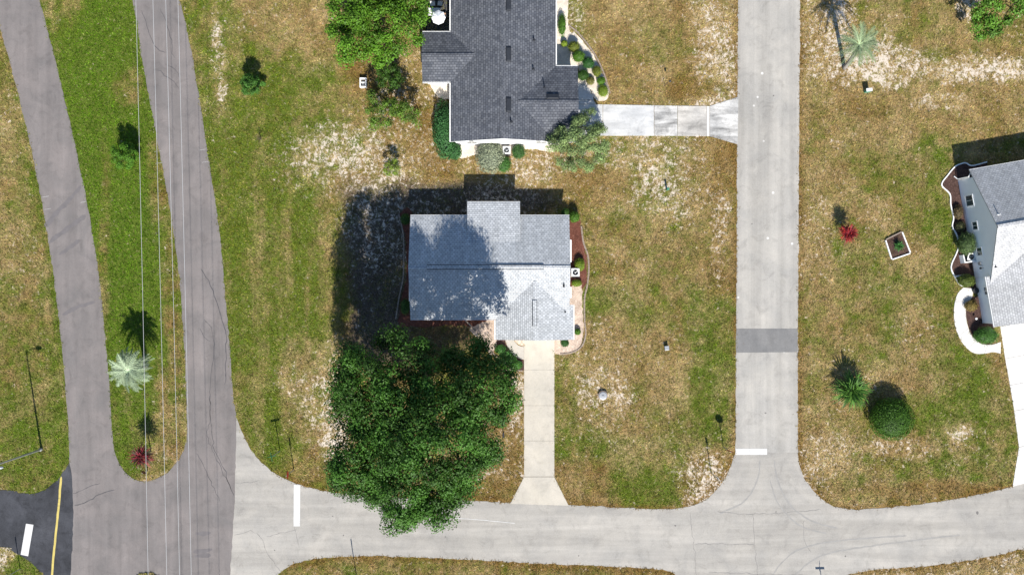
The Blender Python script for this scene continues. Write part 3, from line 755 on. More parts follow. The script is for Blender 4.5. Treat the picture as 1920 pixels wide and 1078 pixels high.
def window(parent, c, along, out, w, h, panes=2, frame=M['trim'], fw=.09):
    """c centre on wall face; part window (surround) > frame bars and panes"""
    c = Vector(c); a = Vector(along).normalized(); o = Vector(out).normalized(); up = Vector((0, 0, 1))
    T = Matrix(((a.x, o.x, up.x, c.x), (a.y, o.y, up.y, c.y), (a.z, o.z, up.z, c.z), (0, 0, 0, 1)))
    mb = MB(); W2, H2 = w / 2, h / 2
    for x0, x1, z0, z1 in ((-W2 - fw, -W2, -H2 - fw, H2 + fw), (W2, W2 + fw, -H2 - fw, H2 + fw), (-W2, W2, H2, H2 + fw), (-W2, W2, -H2 - fw, -H2)):
        mb.box(x0, x1, -.05, .05, z0, z1, 0, T)
    win = mb.build('window', frame, parent)
    pw = w / panes
    for k in range(panes):
        MB().box(-W2 + k * pw + .02, -W2 + (k + 1) * pw - .02, -.03, .0, -H2 + .01, H2 - .01, 0, T).build('pane', M['glass'], win)
    for k in range(1, panes):
        MB().box(-W2 + k * pw - .02, -W2 + k * pw + .02, -.03, .03, -H2, H2, 0, T).build('mullion', frame, win)
    return win

def awning(parent, c, along, out, w):
    c = Vector(c); a = Vector(along); o = Vector(out)
    T = Matrix(((a.x, o.x, 0, c.x), (a.y, o.y, 0, c.y), (a.z, o.z, 1, c.z), (0, 0, 0, 1)))
    vs = [(-w / 2, 0, .25), (w / 2, 0, .25), (w / 2, .45, .02), (-w / 2, .45, .02), (-w / 2, 0, .19), (w / 2, 0, .19), (w / 2, .45, -.1), (-w / 2, .45, -.1)]
    return MB().add([T @ Vector(q) for q in vs], [(0, 1, 2, 3), (7, 6, 5, 4), (0, 4, 5, 1), (1, 5, 6, 2), (2, 6, 7, 3), (3, 7, 4, 0)]).build('awning', M['trim'], parent)

def prism_wall(mb, pts2, z0, tops):
    n = len(pts2)
    vs = [(p[0], p[1], z0) for p in pts2] + [(p[0], p[1], z) for p, z in zip(pts2, tops)]
    mb.add(vs, [(i, (i + 1) % n, n + (i + 1) % n, n + i) for i in range(n)])
    return mb

def ac_unit(loc, label, s=.42, h=.75, rot=0.0):
    """condenser: louvred cabinet, fan guard ring with fan blades below it"""
    e = empty('air_conditioner', loc, label, 'air conditioner', 'air conditioners beside the houses')
    T = Matrix.Translation(Vector(loc)) @ Matrix.Rotation(rot, 4, 'Z')
    MB().box(-s - .12, s + .12, -s - .12, s + .12, -.05, .07, 0, T).build('pad', M['stone'], e)
    mb = MB()
    for x0, x1, y0, y1 in ((-s, s, -s, -s + .04), (-s, s, s - .04, s), (-s, -s + .04, -s + .04, s - .04), (s - .04, s, -s + .04, s - .04)): mb.box(x0, x1, y0, y1, .07, h - .03, 0, T)
    mb.box(-s, s, -s, s, .07, .12, 0, T)
    mb.build('cabinet', M['metal'], e)
    n = 24; R = s * .78; vs = []; fs = []
    sq = []
    for k in range(n):
        a = 2 * math.pi * k / n; cx, cy = math.cos(a), math.sin(a); q = 1 / max(abs(cx), abs(cy))
        sq.append((cx * q * (s + .02), cy * q * (s + .02)))
        for z in (h - .04, h): vs += [T @ Vector((sq[-1][0], sq[-1][1], z)), T @ Vector((cx * R, cy * R, z))]
    for k in range(n):
        a, b = 4 * k, 4 * ((k + 1) % n)
        fs += [(a + 2, b + 2, b + 3, a + 3), (a, b, b + 2, a + 2), (a + 1, a + 3, b + 3, b + 1), (a, a + 1, b + 1, b)]
    MB().add(vs, fs).build('top_panel', M['trim'], e)
    mb = MB()
    for k in range(3):
        a = k * 2.094 + .4; vs = []
        for r, w, z in ((.06, .10, h - .22), (R * .95, .32, h - .17)):
            for sg in (-1, 1): vs.append(T @ Vector((math.cos(a + sg * w) * r, math.sin(a + sg * w) * r, z + sg * .03)))
        mb.add(vs, [(0, 1, 3, 2)])
    mb.lathe(T @ Vector((0, 0, h - .28)), [(.09, 0), (.09, .12), (.04, .14)], 10)
    mb.build('fan', M['metal'], e)
    MB().lathe(T @ Vector((0, 0, .13)), [(R * .9, 0), (R * .9, .02)], 16).build('coil_floor', M['fascia_grey'], e)
    mb = MB()
    for k in range(8):
        a = k * math.pi / 4; mb.tube([T @ Vector((math.cos(a) * .05, math.sin(a) * .05, h + .005)), T @ Vector((math.cos(a) * (R + .01), math.sin(a) * (R + .01), h - .005))], .006, 4)
    mb.build('fan_guard', M['metal_dark'], e)
    return e

# --- pale grey house in the centre
SL = .34
h1 = empty('house', (-2.2, 1.9, 0), 'house with pale grey shingle roof half shaded by the big dark tree', 'house')
XW, XE, YN, YS = -9.98, 5.63, 7.02, -3.09; ZE = 2.6; YR = (YN + YS) / 2; ZR = ZE + (YN - YR) * SL
GX0, GX1, GY = -1.625, 6.03, -5.13; GXR = (GX0 + GX1) / 2; GZ = ZE + (GX1 - GXR) * SL; GYR = YR - (ZR - GZ) / SL
mb = MB()
PX0, PX1, PY1, PZ1 = -4.39, .784, 8.32, 2.76; PYJ = 4.5; PZJ = ZE + (YN - PYJ) * SL
roof_face(mb, [(XW, YR, ZR), (XE, YR, ZR), (XE, YN, ZE), (XW, YN, ZE)])
yv = GYR - (XE - GXR)       # valley on the right runs down at 45 degrees
roof_face(mb, [(XW, YR, ZR), (XW, YS, ZE), (GX0, YS, ZE), (GXR, GYR, GZ), (XE, yv, GZ - (XE - GXR) * SL), (XE, YR, ZR)])
roof_face(mb, [(GXR, GYR, GZ), (GX0, YS, ZE), (GX0, GY, ZE), (GXR, GY, GZ)])
zx = GZ - (XE - GXR) * SL
roof_face(mb, [(GXR, GYR, GZ), (GXR, GY, GZ), (GX1, GY, ZE), (GX1, -1.7, ZE), (XE + .004, -1.7, zx), (XE + .004, yv, zx)])
roof_face(mb, [(PX0, PYJ, PZJ + .03), (PX0, PY1, PZ1), (PX1, PY1, PZ1), (PX1, PYJ, PZJ + .03)])
rf1 = mb.build('roof', [M['shingle_pale'], M['trim']], h1, uv=True)
cap_strip(MB(), (XW, YR, ZR), (P(800, 498, ZR).x, YR, ZR), .14, .03).build('ridge_cap', [M['shingle_pale']], rf1, uv=True)
cap_strip(MB(), (P(1020, 498, ZR).x, YR, ZR), (XE, YR, ZR), .14, .03).build('ridge_cap', [M['shingle_pale']], rf1, uv=True)
cap_strip(MB(), (P(800, 498, ZR).x + .01, YR, ZR), (P(1020, 498, ZR).x - .01, YR, ZR), .17, .11).build('ridge_vent', [M['shingle_pale']], rf1, uv=True)
cap_strip(MB(), (GXR, GYR - .1, GZ), (GXR, P(1, 563, GZ).y, GZ), .14, .03).build('ridge_cap', [M['shingle_pale']], rf1, uv=True)
cap_strip(MB(), (GXR, P(1, 563, GZ).y - .01, GZ), (GXR, P(1, 612, GZ).y + .01, GZ), .17, .11).build('ridge_vent', [M['shingle_pale']], rf1, uv=True)
cap_strip(MB(), (GXR, P(1, 612, GZ).y, GZ), (GXR, GY, GZ), .14, .03).build('ridge_cap', [M['shingle_pale']], rf1, uv=True)
cap_strip(MB(), (P(800, 498, ZR).x + .03, YR, ZR), (P(1020, 498, ZR).x - .03, YR, ZR), .235, .045).build('vent_slot', M['vent_dark'], rf1)
cap_strip(MB(), (GXR, P(1, 563, GZ).y - .03, GZ), (GXR, P(1, 612, GZ).y + .03, GZ), .235, .045).build('vent_slot', M['vent_dark'], rf1)
def z_h1(x, y): return ZR - abs(y - YR) * SL
for px, py in ((1057, 537), (1057, 534)): 
    q = P(px, py, 3.6); vent_pipe(rf1, (q.x, q.y, z_h1(q.x, q.y)), .3, .05)
q = P(1059.5, 585, 2.9); vent_pipe(rf1, (q.x, q.y, GZ - (q.x - GXR) * SL), .25, .045)
gutter(rf1, (XW, YS, ZE), (GX0 - .02, YS, ZE), (0, -1, 0), M['trim'])
gutter(rf1, (XW, YN, ZE), (PX0 - .02, YN, ZE), (0, 1, 0), M['trim'])
gutter(rf1, (PX1 + .02, YN, ZE), (XE, YN, ZE), (0, 1, 0), M['trim'])
gutter(rf1, (PX0, PY1, PZ1), (PX1, PY1, PZ1), (0, 1, 0), M['trim'])
gutter(rf1, (GX0, YS - .15, ZE), (GX0, GY, ZE), (-1, 0, 0), M['trim'])
gutter(rf1, (GX1, GY, ZE), (GX1, -1.72, ZE), (1, 0, 0), M['trim'])
wx0, wx1, wy0, wy1 = XW + .25, XE - .2, YS + .45, YN - .45; zt = ZE - .02
mb = MB()
prism_wall(mb, [(wx0, wy0), (wx1, wy0), (wx1, YR), (wx1, wy1), (wx0, wy1), (wx0, YR)], -.05, [z_h1(0, wy0) - .15, z_h1(0, wy0) - .15, ZR - .15, z_h1(0, wy1) - .15, z_h1(0, wy1) - .15, ZR - .15])
gx0, gx1 = GX0 + .35, GX1 - .3; gz = lambda x: GZ - abs(x - GXR) * SL - .15
prism_wall(mb, [(gx0, wy0 - .01), (gx0, GY + .25), (GXR, GY + .25), (gx1, GY + .25), (gx1, wy0 - .01)], -.05, [gz(gx0), gz(gx0), gz(GXR), gz(gx1), gz(gx1)])
mb.build('wall', M['wall_white'], h1)
mb = MB(); cz = lambda y: PZ1 + (PY1 - y) * (PZJ + .03 - PZ1) / (PY1 - PYJ) - .15
prism_wall(mb, [(PX0 + .25, wy1), (PX0 + .25, PY1 - .35), (PX1 - .25, PY1 - .35), (PX1 - .25, wy1)], -.05, [cz(wy1), cz(PY1 - .35), cz(PY1 - .35), cz(wy1)])
mb.build('lanai_wall', M['wall_white'], h1)
for xx in (PX0 + .03, PX1 - .03):     # cheeks between main roof and raised lanai roof
    MB().add([(xx, PYJ, PZJ - .1), (xx, YN, ZE - .1), (xx, YN, cz(YN) + .1), (xx, PYJ, PZJ - .05)], [(0, 1, 2, 3)]).build('roof_cheek', M['trim'], rf1)
window(h1, (wx0, 3.8, 1.5), (0, 1, 0), (-1, 0, 0), 1.2, 1.1); window(h1, (wx0, -.6, 1.5), (0, 1, 0), (-1, 0, 0), 1.2, 1.1)
window(h1, (wx1, 3.6, 1.5), (0, 1, 0), (1, 0, 0), 1.6, 1.1); window(h1, (wx1, -.2, 1.5), (0, 1, 0), (1, 0, 0), .8, .9)
window(h1, (-6.5, wy0, 1.45), (1, 0, 0), (0, -1, 0), 1.8, 1.2); window(h1, (-1.8 - .5, PY1 - .35, 1.4), (1, 0, 0), (0, 1, 0), 3.6, 1.6, 4)
awning(h1, (wx1, 3.6, 2.15), (0, -1, 0), (1, 0, 0), 2.2); awning(h1, (wx1, -.5, 2.05), (0, -1, 0), (1, 0, 0), 1.1); awning(h1, (wx0, -.6, 2.15), (0, 1, 0), (-1, 0, 0), 1.5)
gd = MB().box(1.3, 4.2, GY + .19, GY + .245, 0, 2.15).build('garage_door', M['trim'], h1)
for r in range(4):
    for k in range(4):
        MB().box(1.36 + k * .71, 2.01 + k * .71, GY + .17, GY + .192, .06 + r * .53, .52 + r * .53).build('door_panel', M['wall_white'], gd)
dr = MB().box(-2.6, -1.7, wy0 - .05, wy0 - .002, .05, 2.1).build('front_door', M['mulch_red'], h1)
MB().lathe((-1.82, wy0 - .09, 1.0), [(.03, 0), (.035, .03), (.03, .06)], 8).build('door_handle', M['metal'], dr)
ac_unit(P(1077, 511) + Vector((.05, 0, 0)), 'white air conditioner against the right wall of the pale grey house', .38, .75)

# --- dark slate roofed house at the top
h2 = empty('house', (-.9, 22, 0), 'house with dark slate grey shingle roof and a side wing', 'house')
X0, X1 = -6.03, 4.30; XR = (X0 + X1) / 2; Z2 = ZE + (X1 - XR) * SL; YA, YB = 14.3, 36.0
ww = dict(x=-8.8, n=25.05, s=20.17); wr = (ww['n'] + ww['s']) / 2; wz = ZE + (ww['n'] - wr) * SL; wxm = X0 + (wz - ZE) / SL
ew = dict(x=6.45, n=21.69, s=14.25); er = (ew['n'] + ew['s']) / 2; ez = ZE + (ew['n'] - er) * SL; exm = X1 - (ez - ZE) / SL
mb = MB()
roof_face(mb, [(XR, YA, Z2), (XR, YB, Z2), (X0, YB, ZE), (X0, ww['n'], ZE), (wxm, wr, wz), (X0, ww['s'], ZE), (X0, YA, ZE)])
roof_face(mb, [(XR, YB, Z2), (XR, YA, Z2), (X1, YA, ZE), (exm, er, ez), (X1, ew['n'], ZE), (X1, YB, ZE)])
roof_face(mb, [(wxm, wr, wz), (X0, ww['n'], ZE), (ww['x'], ww['n'], ZE), (ww['x'], wr, wz)])
roof_face(mb, [(wxm, wr, wz), (ww['x'], wr, wz), (ww['x'], ww['s'], ZE), (X0, ww['s'], ZE)])
roof_face(mb, [(exm, er, ez), (X1, ew['n'], ZE), (ew['x'], ew['n'], ZE), (ew['x'], er, ez)])
roof_face(mb, [(exm, er, ez), (ew['x'], er, ez), (ew['x'], ew['s'], ZE), (X1, ew['s'], ZE)])
rf2 = mb.build('roof', [M['shingle_slate'], M['trim']], h2, uv=True)
cap_strip(MB(), (XR, YA, Z2), (XR, YB, Z2), .15, .03).build('ridge_cap', [M['shingle_slate']], rf2, uv=True)
cap_strip(MB(), (wxm, wr, wz), (ww['x'], wr, wz), .15, .03).build('ridge_cap', [M['shingle_slate']], rf2, uv=True)
cap_strip(MB(), (exm, er, ez), (ew['x'], er, ez), .15, .03).build('ridge_cap', [M['shingle_slate']], rf2, uv=True)
for py in (7, 102, 197):
    q = P(953, py, 4.3); xx = XR + .52; slab_vent(rf2, (xx, q.y, Z2 - (xx - XR) * SL), (0, 1, 0), (1, 0, -SL), 1.4, .5, .16)
q = P(1036.5, 182, 3.7); slab_vent(rf2, (q.x, q.y, ez - abs(q.y - er) * SL), (1, 0, 0), (0, 1, -SL), 1.2, .5, .16)
for px, py in ((1001, 73), (1000, 128), (958, 230)):
    q = P(px, py, 3.8); vent_pipe(rf2, (q.x, q.y, Z2 - abs(q.x - XR) * SL), .45, .07)
q = P(1021, 165, 3.4); vent_pipe(rf2, (q.x, q.y, ez - abs(q.y - er) * SL), .7, .05)
gutter(rf2, (X0, YA, ZE), (X0, ww['s'] - .02, ZE), (-1, 0, 0), M['trim']); gutter(rf2, (X0, ww['n'] + .02, ZE), (X0, YB, ZE), (-1, 0, 0), M['trim'])
gutter(rf2, (X1, ew['n'] + .02, ZE), (X1, YB, ZE), (1, 0, 0), M['trim']); gutter(rf2, (X1 + .02, ew['n'], ZE), (ew['x'], ew['n'], ZE), (0, 1, 0), M['trim'])
gutter(rf2, (ww['x'], ww['s'], ZE), (X0 - .02, ww['s'], ZE), (0, -1, 0), M['trim']); gutter(rf2, (ww['x'], ww['n'], ZE), (X0 - .02, ww['n'], ZE), (0, 1, 0), M['trim'])
z2 = lambda x: Z2 - abs(x - XR) * SL - .15
mb = MB(); ys_ = 14.44
prism_wall(mb, [(X0 + .4, ys_), (XR, ys_), (X1 - .35, ys_), (X1 - .35, YB - .3), (XR, YB - .3), (X0 + .4, YB - .3)], -.05, [z2(X0 + .4), z2(XR), z2(X1 - .35), z2(X1 - .35), z2(XR), z2(X0 + .4)])
zz = lambda y: wz - abs(y - wr) * SL - .15
prism_wall(mb, [(X0 + .4, ww['s'] + .4), (X0 + .4, ww['n'] - .4), (ww['x'] + .3, ww['n'] - .4), (ww['x'] + .3, wr), (ww['x'] + .3, ww['s'] + .4)], -.05, [zz(ww['s'] + .4), zz(ww['n'] - .4), zz(ww['n'] - .4), zz(wr), zz(ww['s'] + .4)])
zz = lambda y: ez - abs(y - er) * SL - .15
prism_wall(mb, [(X1 - .36, ew['s'] + .4), (ew['x'] - .3, ew['s'] + .4), (ew['x'] - .3, er), (ew['x'] - .3, ew['n'] - .4), (X1 - .36, ew['n'] - .4)], -.05, [zz(ew['s'] + .4), zz(ew['s'] + .4), zz(er), zz(ew['n'] - .4), zz(ew['n'] - .4)])
mb.build('wall', M['wall_white'], h2)
window(h2, (-4.0, ys_, 1.5), (1, 0, 0), (0, -1, 0), 1.0, 1.1); window(h2, (2.9, ys_, 1.5), (1, 0, 0), (0, -1, 0), 1.0, 1.1)
for xx in (-4.0, 2.6): MB().box(xx - .22, xx + .22, ys_ - .06, ys_ - .003, 2.3, 2.5).build('soffit_vent', M['vent_dark'], h2)
gd = MB().box(ew['x'] - .296, ew['x'] - .24, 15.2, 18.4, 0, 2.15).build('garage_door', M['trim'], h2)
for r in range(4):
    for k in range(4): MB().box(ew['x'] - .242, ew['x'] - .22, 15.28 + k * .78, 15.98 + k * .78, .06 + r * .53, .52 + r * .53).build('door_panel', M['wall_white'], gd)
ac_unit(P(950, 284), 'white air conditioner between shrubs below the dark roofed house', .36, .75)
# patio in the corner of the wing
pt = MB().slab([(-8.6, 25.2), (-5.7, 25.2), (-5.7, 31), (-8.6, 31)], .04, -.05).build('patio', plain('patio_shade_grey', (.07, .07, .075), .8, .2, .2, 3)); pt['kind'] = 'structure'  # slab coloured dark to stand in for the shadow on it
um = empty('patio_umbrella', P(822, 36, 0) + Vector((.18, -.5, 0)), 'white round patio umbrella in the corner of the dark roofed house', 'umbrella')
uc = um.location.copy()
MB().lathe(uc, [(.26, .04), (.26, .1), (.08, .14), (.06, .3)], 14).build('base', M['metal_dark'], um)
MB().tube([uc + Vector((0, 0, .1)), uc + Vector((0, 0, 2.35))], .025, 8).build('pole', M['metal'], um)
for k in range(8):
    a0, a1 = k * math.pi / 4, (k + 1) * math.pi / 4
    f = lambda a, r, z: uc + Vector((math.cos(a) * r, math.sin(a) * r, z))
    am = (a0 + a1) / 2
    MB().add([f(a0, .03, 2.38), f(a0, .5, 2.2), f(am, .47, 2.17), f(a1, .5, 2.2), f(a1, .03, 2.38), f(a0, .72, 2.08), f(am, .65, 2.05), f(a1, .72, 2.08), f(a0, .71, 1.96), f(am, .65, 1.94), f(a1, .71, 1.96)],
             [(0, 1, 2), (0, 2, 4), (4, 2, 3), (1, 5, 6, 2), (2, 6, 7, 3), (5, 8, 9, 6), (6, 9, 10, 7)]).build('canopy_panel', M['umbrella'], um)
def patio_chair(loc, rot, label):
    e = empty('patio_chair', loc, label, 'chair', 'chairs on the patio'); T = Matrix.Translation(loc) @ Matrix.Rotation(rot, 4, 'Z')
    MB().box(-.26, .26, -.26, .26, .40, .45, 0, T).build('seat', M['metal_dark'], e); MB().box(-.24, .24, -.24, .24, .452, .52, 0, T).build('cushion', M['cushion'] if 'tan' in label else M['trim'], e)
    MB().box(-.26, .26, .22, .27, .46, .95, 0, T).build('backrest', M['metal_dark'], e)
    for a in (-1, 1):
        for b in (-1, 1): MB().box(a * .24 - .02, a * .24 + .02, b * .24 - .02, b * .24 + .02, .04, .40, 0, T).build('leg', M['metal_dark'], e)
tb = empty('patio_table', P(818, 27), 'pale rectangular patio table above the white umbrella', 'table'); tc = tb.location
MB().box(tc.x - .75, tc.x + .5, tc.y - .38, tc.y + .38, .70, .74).build('table_top', M['trim'], tb)
for a in (-.68, .43):
    for b in (-.32, .32): MB().box(tc.x + a - .03, tc.x + a + .03, tc.y + b - .03, tc.y + b + .03, .04, .70).build('leg', M['metal_dark'], tb)
patio_chair(P(833, 33), -1.4, 'patio chair with tan cushion beside the pale table'); patio_chair(P(812, 10), .1, 'patio chair with white cushion on the far left of the patio'); patio_chair(P(826, 10), -.1, 'patio chair with white cushion above the patio table')
# side post screen of the patio
sc = empty('patio_screen', (-8.65, 28, 0), 'dark slatted screen along the edge of the patio', 'screen')
for k in range(9): MB().box(-8.72, -8.62, 26.0 + k * .5, 26.08 + k * .5, -.05, 1.9).build('slat', M['metal_dark'], sc)
MB().box(-8.73, -8.61, 25.9, 30.2, 1.9, 1.98).build('rail', M['metal_dark'], sc); MB().box(-8.74, -8.60, 25.9, 30.2, .3, .36).build('rail', M['metal_dark'], sc)

# --- pale blue house at the right edge (own rotated frame)
h3 = empty('house', H3(4, 7), 'pale blue house with grey roof and windowed side wall at the right edge', 'house')
S3 = .52; BR = 5.1; Z3R = 5.6; A0 = -.08; bn, bs = -.7, 10.75; zn = Z3R - (BR - bn) * S3; zs = Z3R - (bs - BR) * S3
gA, gB0, gB1, gAR, gS = -.35, 9.85, 14.85, 3.55, .42; gzr = zs + .02 + (gAR - gA) * gS; zge = zs + .02
mb = MB()
roof_face(mb, [H3(A0, BR, Z3R), H3(16.3, BR, Z3R), H3(16.3, bn, zn), H3(A0, bn, zn)])
# valley: main south slope z = Z3R-(b-BR)*S3 meets garage slopes
bv = BR + (Z3R - gzr) / S3
def vb(a): return BR + (Z3R - (zge + (a - gA) * gS)) / S3
roof_face(mb, [H3(A0, BR, Z3R), H3(A0, vb(A0), zge + (A0 - gA) * gS), H3(gAR, bv, gzr), H3(2 * gAR - gA, bs, zs), H3(16.3, bs, zs), H3(16.3, BR, Z3R)])
roof_face(mb, [H3(gA, gB0, zge), H3(gA, gB1, zge), H3(gAR, gB1, gzr), H3(gAR, bv, gzr), H3(A0 - .004, vb(A0), zge + (A0 - gA) * gS), H3(A0 - .004, gB0, zge + (A0 - gA) * gS)])
roof_face(mb, [H3(gAR, bv, gzr), H3(gAR, gB1, gzr), H3(2 * gAR - gA, gB1, zge), H3(2 * gAR - gA, bs, zs)])
rf3 = mb.build('roof', [M['shingle_grey'], M['fascia_grey']], h3, uv=True)
cap_strip(MB(), H3(A0, BR, Z3R), H3(16.3, BR, Z3R), .15, .03).build('ridge_cap', [M['shingle_grey']], rf3, uv=True)
cap_strip(MB(), H3(gAR, bv, gzr), H3(gAR, gB1, gzr), .15, .03).build('ridge_cap', [M['shingle_grey']], rf3, uv=True)
gutter(rf3, H3(gA, gB0, zge), H3(gA, gB1, zge), -EE, M['trim']); gutter(rf3, H3(A0, bn, zn), H3(16.3, bn, zn), -ES, M['trim'])
q = P(1868, 403, 4.7); rel = q - O3; bb = rel.dot(ES); vent_pipe(rf3, (q.x, q.y, Z3R - abs(bb - BR) * S3), .4, .05, M['trim'])
q = P(1871, 500, 4.0); rel = q - O3; bb = rel.dot(ES); vent_pipe(rf3, (q.x, q.y, Z3R - abs(bb - BR) * S3), .3, .05)
z3 = lambda b: Z3R - abs(b - BR) * S3 - .16
mb = MB()
pts = [(0, 0), (0, BR), (0, 10.3), (16, 10.3), (16, BR), (16, 0)]
prism_wall(mb, [tuple(H3(*p)[:2]) for p in pts], -.05, [z3(0), z3(BR), z3(10.3), z3(10.3), z3(BR), z3(0)])
zg = lambda a: zge + (gAR - gA - abs(a - gAR)) * gS - .16
pts = [(-.02, 9.95), (-.02, 14.55), (gAR, 14.55), (7.1, 14.55), (7.1, 9.95)]
prism_wall(mb, [tuple(H3(*p)[:2]) for p in pts], -.05, [zg(-.02), zg(-.02), zg(gAR), zg(7.1), zg(7.1)])
mb.build('wall', M['wall_blue'], h3)
# lap siding joints on the gable side are below a pixel: corner boards and trim only
for a_, b_ in ((0, 0.0), (0, 9.95), (-.02, 14.55)):
    w0 = H3(a_ - .03, b_ - .06); mbx = MB()
    qs = [tuple(H3(a_ - .035, b_ - .07)[:2]), tuple(H3(a_ - .035, b_ + .07)[:2]), tuple(H3(a_ + .0, b_ + .07)[:2]), tuple(H3(a_ + .0, b_ - .07)[:2])]
    mbx.slab(qs, 2.3, -.05).build('corner_board', M['trim'], h3)
window(h3, H3(-.01, 2.2, 1.5), ES, -EE, 1.0, 1.25); window(h3, H3(-.01, 4.75, 1.7), ES, -EE, .75, .85); window(h3, H3(-.01, 7.35, 1.7), ES, -EE, .75, .85); window(h3, H3(-.03, 11.3, 1.75), ES, -EE, .75, .7)
mb = MB(); mb.tube([H3(-.35, -.5, .1), H3(-.12, -.16, .25), H3(-.08, -.12, 2.2), H3(.1, -.55, zn - .15)], .05, 6); mb.build('downspout', M['trim'], h3)
mb = MB(); mb.tube([H3(-.03, 9.0, 1.9), H3(-.22, 9.0, 1.95), H3(-.22, 9.0, 1.85)], .02, 6); mb.lathe(H3(-.22, 9.0, 1.6), [(.06, 0), (.10, .06), (.09, .22), (.03, .28)], 8); mb.build('wall_lamp', M['metal_dark'], h3)
qs = [tuple(H3(a, b)[:2]) for a, b in ((-.12, 8.4), (-.12, 8.7), (-.005, 8.7), (-.005, 8.4))]; MB().slab(qs, 1.7, 1.2).build('meter_box', M['metal'], h3)
qs = [tuple(H3(a, b)[:2]) for a, b in ((-.03, 10.35), (-.03, 11.0), (-.021, 11.0), (-.021, 10.35))]
ac_unit(P(1814.5, 482), 'white air conditioner beside the side wall of the pale blue house', .36, .7, -.17)
lw = empty('low_wall', P(1805, 487), 'low white angled screen wall around the right air conditioner', 'wall')
for pts in ([(1797.5, 479), (1799.5, 478.5), (1803, 493), (1801, 494)], [(1803.2, 491.2), (1822, 488.2), (1822.5, 491), (1803.2, 493.6)]):
    MB().slab([tuple(P(*p)[:2]) for p in pts], .8, -.05).build('wall_panel', M['trim'], lw)
MB().slab([tuple(P(*p)[:2]) for p in [(1790.5, 517), (1804.5, 514.5), (1805, 517), (1791, 519.5)]], .35, -.05).build('low_wall_b', M['trim']).name = 'border_beam'
tag(bpy.data.objects['border_beam'], 'short white border beam beside the olive round shrub', 'beam')
for px, py, lb in ((1826, 545, 'dark planter pot against the entrance wall of the pale blue house'),):
    e = empty('planter_pot', P(px, py), lb, 'pot'); MB().lathe(P(px, py), [(.2, 0), (.28, .4), (.3, .42), (.26, .42), (.25, .36)], 14).build('pot', M['metal_dark'], e)

# ------------------------------------------------------------------ plants
def leaf_cards(pts, nrm, L, Wd, col, curl=.25):
    """one folded diamond leaf per point"""
    n = len(pts); r = rng.normal(size=(n, 3))
    nrm = nrm / (np.linalg.norm(nrm, axis=1, keepdims=True) + 1e-9)
    u = np.cross(nrm, r); u /= np.linalg.norm(u, axis=1, keepdims=True) + 1e-9
    w = np.cross(nrm, u)
    L = (L * rng.uniform(.65, 1.25, n))[:, None]; Wd = (Wd * rng.uniform(.7, 1.2, n))[:, None]
    a = pts - u * L / 2; b = pts + w * Wd / 2 + nrm * L * .06; c = pts + u * L / 2 - nrm * L * curl * .4; d = pts - w * Wd / 2 + nrm * L * .06
    co = np.stack([a, b, c, d], 1).reshape(-1, 3); k = np.arange(n)[:, None] * 4
    f = np.concatenate([k + [0, 1, 2], k + [0, 2, 3]], 1).reshape(-1, 3)
    return co, f, np.repeat(np.clip(col, 0, 1), 4, 0)

def foliage_obj(name, co, f, cc, parent=None, loc=None):
    off = parent_loc(parent) if parent else (loc or Vector())
    me = np_mesh(name, co - np.array(off), f, [M['leaf']], {'col': cc}); o = bpy.data.objects.new(name, me); C.objects.link(o)
    if parent: o.parent = parent
    elif loc: o.location = loc
    return o

def leaf_cols(n, base, var=.35, warm=.15):
    b = np.array(base)[None, :] * rng.uniform(1 - var, 1 + var, (n, 1))
    k = rng.random((n, 1)) * warm
    return b * (1 - k) + k * b * np.array([[2.0, 1.35, .8]])

def clump_leaves(cs, rs_, per, L, Wd, base, var=.35, flat=.75, cvar=.22, warm=.15, up=.5):
    P_, N_, C_ = [], [], []
    for c, r in zip(cs, rs_):
        n = int(per * rng.uniform(.8, 1.2)); d = rng.normal(size=(n, 3)); d /= np.linalg.norm(d, axis=1, keepdims=True)
        rad = r * rng.random((n, 1)) ** .45
        P_.append(np.array(c) + d * rad * np.array([1, 1, flat])); N_.append(d * 1.1 + rng.normal(size=(n, 3)) * .42 + np.array([0, 0, up * .7]))
        C_.append(leaf_cols(n, base, var, warm) * rng.uniform(1 - cvar, 1 + cvar))
    return leaf_cards(np.concatenate(P_), np.concatenate(N_), L, Wd, np.concatenate(C_))

def branch(mb, a, b, r0, r1, n=6, seg=4, wob=.08):
    a = Vector(a); b = Vector(b); L = (b - a).length; pts = []; rad = []
    for i in range(seg + 1):
        t = i / seg; p = a.lerp(b, t)
        if 0 < i < seg: p += Vector((random.gauss(0, 1), random.gauss(0, 1), random.gauss(0, .6))) * wob * L
        pts.append(p); rad.append(r0 + (r1 - r0) * t)
    mb.tube(pts, rad, n); return pts

